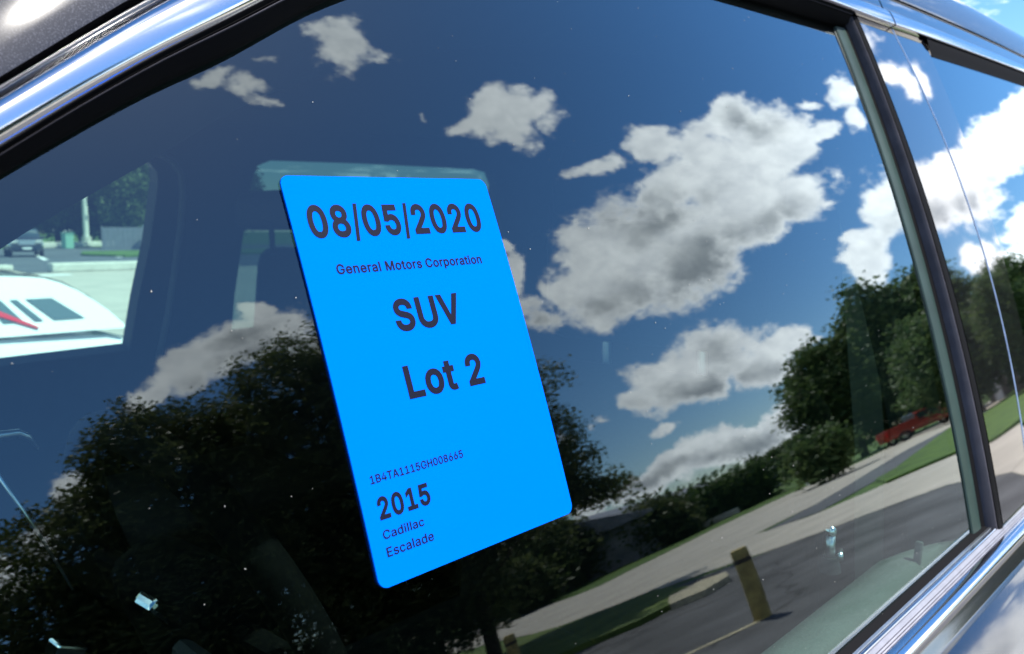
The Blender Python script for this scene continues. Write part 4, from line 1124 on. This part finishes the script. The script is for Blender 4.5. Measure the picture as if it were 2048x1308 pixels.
# dust and dried water marks on the pane
rng = np.random.default_rng(5); b = MB()
for i in range(230):
    a, bb = rng.uniform(.06, .85), rng.uniform(-.2, .28)
    if bb > L0(a) - .01 or a > stripR(bb) - .02: continue
    if .2 < a < .322 and -.052 < bb < .119: continue
    r0 = rng.uniform(.00006, .00022) * (1 + .8 * a); el_ = rng.uniform(1, 1.9); th = rng.uniform(0, 3.14)
    b.poly([GK(a + r0 * (math.cos(t) * math.cos(th) * el_ - math.sin(t) * math.sin(th)), bb + r0 * (math.cos(t) * math.sin(th) * el_ + math.sin(t) * math.cos(th)), .0004) for t in [2 * math.pi * k / 7 for k in range(7)]])
me = b.mesh('dust'); 
o = link('dust_specks', me, 'dust', suv); o['kind'] = 'stuff'

# ------------------------------------------------------------------ the blue sticker
GLYPHS = {
 '/': (249, '235,533 71,-76 14,-76 178,533'),
 '0': (453, '227,-7 199,-5 174,1 151,11 130,24 111,41 95,62 80,86 69,113 60,144 53,178 49,214 48,254 49,294 53,330 60,364 69,395 81,422 95,447 112,467 130,484 151,498 174,508 200,514 227,516 254,514 279,508 302,498 323,484 342,467 358,447 372,422 384,395 393,364 400,330 404,294 405,254 404,214 400,178 393,144 384,113 373,86 359,62 342,41 323,24 302,11 279,1 254,-5|227,50 245,51 261,56 276,63 290,74 303,87 313,103 323,122 330,144 336,168 340,194 343,223 344,254 343,285 340,314 336,341 330,365 323,387 313,405 303,422 290,435 276,446 261,453 245,458 227,460 209,458 192,453 177,446 163,435 151,422 140,405 131,387 123,365 117,341 113,314 110,285 109,254 110,223 113,194 117,168 123,144 131,122 140,103 151,87 163,74 177,63 192,56 209,51'),
 '1': (453, '76,0 76,55 391,55 391,0|276,509 276,0 212,0 212,448 209,448 86,358 86,427 198,509'),
 '2': (453, '64,0 64,47 234,229 282,282 291,294 299,305 305,316 311,327 315,337 318,348 320,360 320,371 319,385 317,397 313,408 308,419 301,428 293,436 283,443 273,449 262,454 250,457 237,459 224,460 209,459 196,457 184,453 172,447 162,441 153,433 145,424 139,413 134,402 130,390 128,376 127,362 66,362 67,384 71,405 77,424 86,442 98,459 111,473 126,486 143,496 162,505 182,511 203,514 225,516 247,514 268,511 288,505 306,497 323,486 337,474 350,461 361,445 370,428 376,411 380,392 381,372 380,358 378,345 375,331 371,318 365,304 357,290 347,275 336,259 322,241 306,223 288,202 267,180 153,60 153,57 389,57 389,0'),
 '4': (453, '40,105 40,158 247,509 311,509 109,166 109,163 413,163 413,105|282,0 282,121 282,146 282,318 343,318 343,0'),
 '5': (453, '221,-7 199,-6 178,-2 159,3 140,11 123,21 108,32 94,45 83,60 73,76 66,93 62,111 60,130 122,130 124,119 127,108 132,98 138,89 145,80 154,73 163,66 173,60 184,56 196,52 208,50 221,50 236,51 250,53 264,58 276,64 288,72 298,82 307,92 314,104 320,117 324,131 327,146 328,162 327,178 324,193 320,208 314,221 306,233 297,244 286,254 275,262 262,269 248,273 233,276 218,277 205,276 192,275 180,272 167,268 156,264 145,258 136,252 128,246 67,253 96,509 366,509 366,452 151,452 134,301 136,301 145,308 155,315 166,320 178,325 190,329 203,331 216,333 229,334 247,333 263,330 279,326 294,321 308,314 321,306 334,296 345,285 355,273 364,260 372,246 379,231 384,215 388,199 390,181 391,163 390,139 385,117 379,95 369,76 357,57 343,41 327,27 309,15 289,6 268,-1 245,-5'),
 '6': (453, '226,-7 203,-5 182,-1 161,5 142,15 125,26 109,40 96,56 84,74 75,94 69,115 65,138 64,162 65,180 68,199 73,219 80,239 89,261 102,285 118,311 137,340 252,509 322,509 151,261 145,261 165,288 196,307 205,310 214,312 224,314 235,314 257,313 278,309 298,303 316,295 332,284 346,271 359,257 370,240 378,221 384,201 388,180 389,157 388,134 384,112 377,92 368,73 356,55 343,39 327,26 310,14 291,5 271,-2 249,-6|226,48 241,49 254,52 267,56 279,63 289,70 299,79 307,90 314,101 320,114 324,128 327,142 327,157 327,173 324,187 320,201 314,213 307,225 299,235 289,244 279,251 267,258 254,262 241,264 226,265 212,264 198,262 186,258 174,252 163,244 153,235 145,225 138,214 132,201 128,188 126,174 125,158 126,143 128,128 132,114 138,102 145,90 153,79 163,70 174,63 186,56 198,52 212,49'),
 '8': (453, '226,-7 201,-6 178,-2 156,3 136,11 117,21 101,33 86,47 74,62 64,78 57,96 53,115 52,135 53,151 55,166 59,181 65,195 72,208 81,220 90,231 101,241 113,249 125,256 139,261 153,265 153,267 135,273 119,282 105,293 93,308 83,324 76,342 72,360 70,380 72,399 75,417 82,434 90,450 101,464 114,477 129,488 146,498 164,506 184,511 204,514 226,516 248,514 269,511 288,506 306,498 323,488 337,477 350,464 361,450 370,434 377,417 380,399 382,380 380,361 376,342 369,324 359,308 347,293 333,282 318,273 300,267 300,265 314,261 327,256 339,249 351,241 362,231 372,220 380,208 387,195 393,181 397,166 400,151 401,135 399,115 395,96 388,78 378,62 366,47 352,33 335,21 317,11 296,3 275,-2 251,-6|226,49 243,50 258,52 272,55 285,60 296,66 307,74 315,82 323,91 329,102 333,113 336,126 337,139 336,152 333,165 329,177 322,189 314,199 305,208 295,216 283,223 270,228 256,232 242,234 226,235 211,234 196,232 182,228 169,223 157,216 147,208 138,199 130,189 123,177 119,165 116,152 115,139 116,126 119,113 123,102 129,91 136,82 145,74 156,66 167,60 180,55 195,52 210,50|226,290 239,290 252,292 263,296 274,300 284,306 293,313 300,321 307,330 312,341 316,351 318,363 319,376 318,388 316,399 313,410 308,420 301,429 294,437 285,444 275,449 264,454 252,457 240,459 226,460 213,459 200,457 188,454 177,449 167,444 159,437 151,429 145,420 139,410 136,399 134,388 133,376 134,363 136,351 139,341 145,330 151,321 159,313 168,306 178,300 189,296 201,292 213,290'),
 'A': (480, '16,0 201,509 276,509 463,0 395,0 287,302 264,372 232,478 245,478 213,371 191,302 85,0|110,142 110,199 370,199 370,142'),
 'B': (456, '60,0 60,509 241,509 266,508 289,504 310,499 329,491 345,481 359,469 371,456 381,442 388,426 394,410 397,392 398,374 397,358 395,344 392,331 387,320 380,310 373,301 365,293 356,286 347,280 336,275 326,270 315,267 315,262 327,261 339,257 351,252 363,245 374,237 385,227 394,216 402,203 409,189 414,173 417,155 418,136 417,117 413,100 408,83 400,67 390,52 377,39 362,28 344,18 324,10 301,4 275,1 247,0|125,57 245,57 272,58 296,63 315,70 330,80 341,92 349,105 354,120 355,137 355,149 352,161 348,173 342,184 335,194 327,203 317,211 306,218 293,224 279,228 264,230 248,231 125,231|125,285 238,285 252,286 265,288 277,291 288,296 299,302 308,309 316,317 323,326 329,337 333,348 335,359 336,372 334,388 330,403 323,417 313,429 299,439 283,446 263,450 240,452 125,452'),
 'C': (510, '267,-7 235,-5 205,1 177,11 150,25 126,42 104,63 86,88 70,115 57,146 48,179 42,215 40,254 42,293 48,329 57,362 70,393 86,421 104,445 126,466 150,484 177,498 205,508 235,514 267,516 286,515 305,513 323,509 340,504 357,498 373,490 388,481 402,471 415,460 427,447 438,433 448,418 456,402 463,385 469,367 473,348 408,348 405,361 401,373 395,384 389,395 382,404 375,413 366,421 357,428 348,435 337,440 327,445 315,449 304,452 292,454 280,455 267,456 245,454 223,450 203,443 184,432 166,419 150,403 137,385 125,364 116,340 109,314 105,285 103,254 105,223 109,194 116,168 125,145 137,123 151,105 166,89 184,76 203,66 223,59 245,54 267,53 280,53 292,55 304,57 315,60 327,64 337,69 348,74 357,81 366,88 375,96 382,105 389,114 395,125 401,136 405,148 408,160 473,160 469,142 463,124 457,107 448,91 438,76 428,62 416,49 402,38 388,28 373,19 357,11 341,5 323,0 305,-4 286,-6'),
 'E': (419, '60,0 60,509 372,509 372,452 125,452 125,286 355,286 355,229 125,229 125,57 375,57 375,0'),
 'G': (520, '269,-7 236,-5 205,1 176,11 149,25 125,43 104,64 85,88 69,116 57,146 47,179 42,215 40,254 42,293 47,329 57,362 69,393 85,421 103,445 125,466 149,484 175,498 203,508 233,514 265,516 285,515 304,513 322,509 340,504 358,497 374,489 389,480 403,469 416,458 429,445 439,431 449,416 458,401 465,384 470,367 474,349 408,349 404,361 399,372 393,383 387,393 380,403 373,411 365,420 356,427 347,434 337,439 326,444 315,448 304,452 291,454 279,455 265,456 243,454 222,450 202,443 183,432 166,419 150,404 137,385 125,364 116,340 109,314 105,285 103,254 105,223 109,194 116,168 125,145 137,124 151,105 166,90 184,76 203,66 224,59 246,54 269,53 290,54 309,57 328,63 345,71 360,81 374,93 386,107 396,123 404,141 410,160 414,180 415,202 434,199 283,199 283,256 478,256 478,200 476,170 471,141 463,115 451,91 436,69 419,50 399,33 377,19 352,8 326,0 298,-5'),
 'H': (517, '60,0 60,509 125,509 125,289 392,289 392,509 457,509 457,0 392,0 392,232 125,232 125,0'),
 'L': (393, '60,0 60,509 125,509 125,57 361,57 361,0'),
 'M': (628, '60,0 60,509 152,509 277,187 287,159 299,123 311,84 322,49 307,49 318,83 330,121 342,158 352,187 476,509 568,509 568,0 504,0 504,291 504,327 505,369 506,413 507,457 513,457 498,409 482,363 467,322 456,291 342,0 286,0 170,291 159,321 145,361 129,408 112,457 119,457 120,416 121,372 122,328 122,291 122,0'),
 'S': (447, '224,-9 197,-8 172,-4 149,1 128,9 108,19 91,31 76,45 64,60 54,77 46,96 41,115 38,137 104,137 107,123 110,110 116,98 123,88 132,79 142,71 154,64 166,59 180,55 194,52 209,50 224,49 241,50 257,52 272,55 286,60 299,66 311,74 321,82 329,92 336,102 341,114 345,126 346,139 345,151 342,161 338,171 332,179 325,186 316,193 307,199 296,205 245,222 184,239 154,249 128,260 105,274 86,289 71,307 60,326 54,348 52,372 53,393 58,413 65,431 75,448 87,463 102,476 119,488 138,498 158,506 180,511 203,514 227,516 252,514 275,511 296,505 316,498 334,488 351,476 365,463 377,449 387,433 394,415 399,397 401,378 337,378 334,396 326,412 316,426 302,437 286,447 267,453 247,457 225,459 209,458 194,456 180,452 167,448 156,442 145,435 136,427 129,418 123,409 118,398 116,387 115,376 116,363 119,352 124,342 131,334 139,326 148,319 158,313 169,308 212,293 264,279 312,264 324,258 336,252 347,245 359,238 369,229 379,220 387,209 395,198 401,185 405,171 407,155 408,139 407,118 403,99 396,81 386,64 374,48 360,34 343,21 323,11 302,2 278,-4 252,-8'),
 'T': (449, '32,452 32,509 417,509 417,452 257,452 257,0 193,0 193,452'),
 'U': (517, '259,-8 230,-7 203,-2 177,5 154,15 133,28 114,43 98,60 85,80 74,101 66,124 62,148 60,173 60,509 124,509 124,178 125,160 128,144 133,128 141,113 150,99 160,87 173,77 187,68 203,61 220,56 239,53 259,52 279,53 298,56 315,61 331,68 345,77 357,87 368,99 377,113 384,128 389,144 392,160 393,178 393,509 457,509 457,173 456,148 451,124 443,101 433,80 419,60 403,43 384,28 363,15 340,5 315,-2 288,-7'),
 'V': (480, '204,0 16,509 84,509 192,206 215,137 248,31 235,31 267,138 290,206 395,509 463,509 278,0'),
 'a': (389, '160,-9 142,-8 126,-5 110,-1 94,5 80,12 68,22 57,32 48,45 40,58 35,73 31,90 30,108 31,123 34,138 38,150 43,161 50,171 58,179 67,187 78,193 89,199 100,203 112,207 125,211 178,220 234,227 265,235 276,255 276,257 275,268 273,279 271,288 267,297 262,304 256,311 248,317 240,322 230,326 220,329 208,330 196,331 183,330 171,329 159,326 149,322 118,301 100,274 41,291 48,308 57,322 67,335 79,346 91,355 104,364 118,370 133,375 148,379 163,382 179,384 194,384 239,379 251,376 263,372 275,367 286,360 296,353 306,343 315,333 322,320 329,306 333,290 336,272 337,251 337,0 277,0 277,52 272,52 252,25 244,18 236,12 226,6 215,1 203,-3 190,-6 176,-8|170,45 187,46 202,49 216,53 228,59 239,66 248,74 257,83 263,93 269,104 272,115 275,126 276,138 276,190 259,182 231,176 200,171 175,168 134,159 125,155 117,150 110,145 103,139 98,132 95,124 93,115 92,105 92,95 94,87 98,79 102,72 107,66 114,61 121,56 130,52 139,49 149,47 159,46'),
 'c': (396, '207,-8 182,-7 159,-2 137,6 117,16 98,30 82,46 68,64 56,85 46,108 40,133 36,159 34,187 36,216 40,243 46,268 56,291 68,312 82,330 98,346 117,360 137,371 159,378 182,383 207,384 221,384 234,383 247,380 260,377 272,373 284,368 295,362 305,356 315,349 324,341 332,332 340,322 347,312 353,301 358,289 362,277 303,262 290,289 270,311 242,325 207,330 189,329 173,325 158,319 145,310 134,300 124,287 115,274 108,258 103,242 99,224 97,206 96,187 97,169 99,151 103,134 108,117 115,102 124,89 134,76 145,66 158,57 173,51 189,48 207,46 243,52 271,66 292,89 304,117 363,102 359,90 354,78 348,67 341,56 334,46 325,37 316,29 306,21 296,15 285,9 273,4 261,-1 248,-4 235,-6 221,-8'),
 'd': (424, '195,-8 172,-7 151,-2 130,5 111,16 94,29 79,45 66,64 55,84 46,108 39,133 35,160 34,189 35,218 39,245 46,270 55,293 66,313 79,332 95,347 112,361 131,371 151,378 173,383 196,384 213,384 228,381 241,378 253,373 263,367 272,360 280,353 287,346 306,319 311,319 311,509 372,509 372,0 313,0 313,59 307,59 287,31 280,24 272,17 263,10 252,4 241,-1 227,-5 212,-7|205,47 221,48 236,51 250,57 263,65 274,75 284,86 293,100 299,115 305,132 309,150 311,169 312,189 311,210 309,229 305,247 300,263 293,278 284,291 275,302 263,312 251,320 237,325 221,329 205,330 187,329 172,325 157,319 145,311 133,301 124,290 115,276 108,261 103,245 99,227 97,209 96,189 97,170 99,151 103,133 109,117 115,101 124,88 134,76 145,66 158,57 172,51 188,48'),
 'e': (404, '212,-8 185,-7 161,-2 138,6 117,16 98,30 82,46 68,64 56,85 46,108 40,132 35,159 34,187 35,215 39,242 46,267 55,290 67,311 81,329 97,346 115,359 135,370 157,378 180,383 205,384 221,384 236,382 251,379 266,374 280,368 294,361 307,351 319,341 331,329 341,315 350,299 357,282 363,263 368,242 370,219 371,194 371,169 75,169 75,221 338,221 310,202 309,220 307,237 303,254 298,269 291,282 283,294 273,305 263,314 250,321 237,326 222,329 205,330 189,329 173,326 159,321 146,313 135,304 125,294 116,282 109,270 103,256 99,241 97,226 96,211 96,178 97,157 100,139 104,122 110,106 118,92 128,80 139,70 151,61 165,55 179,50 195,47 212,46 224,47 234,48 244,50 254,53 263,56 271,61 278,66 285,73 292,80 297,88 302,96 306,105 365,91 360,77 353,63 345,51 335,39 324,29 311,19 298,11 283,4 266,-1 249,-5 231,-7'),
 'i': (167, '53,0 53,379 114,379 114,0|84,443 75,444 67,446 60,449 54,455 48,461 44,468 42,475 41,483 42,491 44,499 48,506 54,512 60,517 67,521 75,523 84,524 92,523 100,521 107,517 114,512 119,506 123,499 126,491 126,483 126,475 123,468 119,461 114,455 107,449 100,446 92,444'),
 'l': (172, '55,0 55,516 117,516 117,0'),
 'n': (410, '114,227 114,0 53,0 53,379 112,379 112,287 102,287 112,312 124,332 137,349 152,362 169,372 187,379 207,383 227,384 246,383 264,380 280,376 295,369 309,360 321,349 332,336 341,321 348,304 353,285 356,264 357,240 357,0 296,0 296,235 295,256 290,275 283,291 273,304 260,315 246,323 229,328 210,329 197,328 184,326 172,322 161,317 150,311 141,303 133,293 126,283 121,271 117,257 114,243'),
 'o': (415, '207,-8 182,-7 159,-2 137,6 117,16 98,30 82,46 68,64 56,85 46,108 40,133 36,159 34,187 36,216 40,243 46,268 56,291 68,312 82,330 98,346 117,360 137,371 159,378 182,383 207,384 233,383 256,378 278,371 299,360 317,346 333,330 347,312 359,291 369,268 376,243 380,216 381,187 380,159 376,133 369,108 359,85 347,64 333,46 317,30 299,16 278,6 256,-2 233,-7|207,46 226,48 242,51 257,57 270,66 282,76 292,89 300,102 307,117 312,134 316,151 318,169 319,187 318,206 316,224 312,242 307,258 300,274 292,287 282,300 270,310 257,319 242,325 226,329 207,330 189,329 173,325 158,319 145,310 134,300 124,287 115,274 108,258 103,242 99,224 97,206 96,187 97,169 99,151 103,134 108,117 115,102 124,89 134,76 145,66 158,57 173,51 189,48'),
 'p': (424, '53,-143 53,379 112,379 112,319 118,319 137,346 144,353 152,360 161,367 171,373 183,378 197,381 212,384 229,384 252,383 274,378 294,371 313,361 330,347 345,332 359,313 370,293 379,270 385,245 389,218 390,189 389,160 385,133 379,108 370,84 359,64 346,45 330,29 313,16 294,5 274,-2 252,-7 229,-8 213,-7 198,-5 184,-1 173,4 162,10 153,17 145,24 138,31 118,59 114,59 114,-143|220,47 237,48 253,51 267,57 279,66 291,76 301,88 309,101 316,117 321,133 325,151 327,170 328,189 327,209 325,227 321,245 316,261 309,276 301,290 291,301 280,311 267,319 253,325 237,329 220,330 203,329 188,325 174,320 161,312 150,302 140,291 132,278 125,263 120,247 116,229 113,210 113,189 113,169 116,150 120,132 125,115 132,100 140,86 150,75 162,65 174,57 188,51 204,48'),
 'r': (259, '53,0 53,379 112,379 112,321 115,321 122,335 130,347 140,358 152,367 166,375 181,380 196,384 213,385 229,384 243,384 243,322 230,324 207,326 194,325 182,323 170,319 159,315 149,309 140,301 132,293 126,284 121,273 117,262 114,250 114,237 114,0'),
 's': (365, '182,-8 163,-7 145,-5 128,-2 112,3 98,10 84,18 72,27 62,38 53,50 45,63 40,78 36,94 94,107 99,92 105,79 114,69 124,60 136,54 150,49 165,46 181,45 200,46 217,50 232,55 244,62 255,71 262,81 267,91 268,103 267,112 265,121 260,129 254,136 246,142 237,147 225,151 212,155 149,170 125,177 104,186 87,196 72,208 61,222 53,237 48,255 47,274 48,290 51,305 57,319 65,332 75,343 87,354 100,363 115,370 131,377 149,381 167,384 187,384 206,384 223,381 239,378 254,372 267,366 279,358 290,349 299,339 307,328 314,316 319,303 324,290 268,277 264,288 258,298 251,307 243,316 232,323 219,328 205,331 187,333 171,332 156,329 143,324 131,317 121,308 114,299 110,289 109,277 110,267 112,258 117,250 124,243 133,237 144,232 157,227 172,223 229,209 254,202 275,194 292,183 306,171 317,158 325,142 330,125 331,107 330,90 326,75 321,61 312,47 302,35 290,24 276,15 260,6 242,0 223,-5 203,-7'),
 't': (227, '204,379 204,327 6,327 6,379|65,471 126,471 126,98 127,86 128,76 132,68 136,61 142,56 150,53 159,51 170,50 185,51 202,54 213,2 192,-3 168,-4 145,-3 125,2 107,10 92,21 80,35 72,52 67,71 65,93'),
}

A0, A1, BB0, BB1 = .2028, .31885, -.04925, .116
ORG = G((A0 + A1) / 2, (BB0 + BB1) / 2, 0)
def SK(a, b, h): return G(a, b, h) - ORG
RC = .0042
rows_b = [BB0 + RC * (1 - math.cos(t)) for t in span(0, math.pi / 2, 8)] + span(BB0 + .012, BB1 - .012, 24) + [BB1 - RC * (1 - math.cos(t)) for t in span(math.pi / 2, 0, 8)]
def inset(b):
    d = min(b - BB0, BB1 - b)
    return 0 if d >= RC else RC - math.sqrt(max(0, RC * RC - (RC - d) ** 2))
b = MB()
grid_ = []
for bb in rows_b:
    i = inset(bb); xs = span(A0 + i, A1 - i, 12)
    grid_.append([SK(xs[0], bb, .0002)] + [SK(x, bb, .0011) for x in xs] + [SK(xs[-1], bb, .0002)])
b.grid(grid_)
b.grid([[grid_[0][k] + Vector((0, 0, 0)), SK(A0 + RC + (A1 - A0 - 2 * RC) * (k - 1) / 11, BB0, .0002)] for k in range(1, 13)])
me = b.mesh('window_sticker', False)
sticker = link('window_sticker', me, 'sticker_blue', loc=Vector((0, 0, 1.6)) + CARROT.to_3x3() @ ORG)
sticker.rotation_euler = (0, PITCH, 0)
tag(sticker, 'bright blue rectangular sticker with date, SUV and Lot 2 on the dark side window', 'sticker')

def outline(ch, bold):
    adv, s = GLYPHS[ch]
    res = []
    for c in s.split('|'):
        p = np.array([[float(v) for v in q.split(',')] for q in c.split()])
        if bold:
            e0 = p - np.roll(p, 1, 0); e1 = np.roll(p, -1, 0) - p
            n0 = np.stack([-e0[:, 1], e0[:, 0]], 1); n1 = np.stack([-e1[:, 1], e1[:, 0]], 1)
            n0 /= np.linalg.norm(n0, axis=1)[:, None] + 1e-9; n1 /= np.linalg.norm(n1, axis=1)[:, None] + 1e-9
            nn = n0 + n1; q = (nn * n0).sum(1); q[q < .5] = .5
            p = p + nn / q[:, None] * bold
        res.append(p)
    return adv, res

def lettering(name, text, u0, u1, vb, vt, bold, narrow='/'):
    """flat print: one line set in outline letters, scaled to its width and cap height"""
    x = 0.0; polys = []; caps = 509.0
    for ch in text:
        if ch == ' ': x += 210; continue
        adv, res = outline(ch, bold)
        k = .72 if ch in narrow else 1.0
        for p in res: polys.append(np.stack([p[:, 0] * k + x, p[:, 1]], 1))
        x += adv * k + bold * 1.5
    allp = np.concatenate(polys)
    lo, hi = allp[:, 0].min(), allp[:, 0].max()
    W = A1 - A0; H = BB1 - BB0
    conv = [np.stack([A0 + W * (u0 + (u1 - u0) * (p[:, 0] - lo) / (hi - lo)), BB1 - H * (vb + (vt - vb) * p[:, 1] / (caps + bold))], 1) for p in polys]
    V, F = fill2d([(p * 200).tolist() for p in conv], True)
    me = bpy.data.meshes.new(name); me.from_pydata([SK(v[0] / 200, v[1] / 200, .00125) for v in V], [], F); me.update()
    if len(me.polygons) and me.polygons[0].normal.y > 0: me.flip_normals()
    return link(name, me, 'sticker_ink', sticker)
lettering('date_lettering', '08/05/2020', .067, .905, .1575, .0770, 27)
lettering('maker_lettering', 'General Motors Corporation', .132, .845, .2550, .2305, 19)
lettering('type_lettering', 'SUV', .329, .659, .4130, .3330, 28)
lettering('lot_lettering', 'Lot 2', .305, .690, .5850, .5050, 28)
lettering('serial_lettering', '1B4TA1115GH008665', .057, .485, .7630, .7440, 11)
lettering('year_lettering', '2015', .062, .290, .8470, .7970, 28)
lettering('brand_lettering', 'Cadillac', .058, .238, .8935, .8735, 11)
lettering('model_lettering', 'Escalade', .058, .265, .9345, .9130, 11)
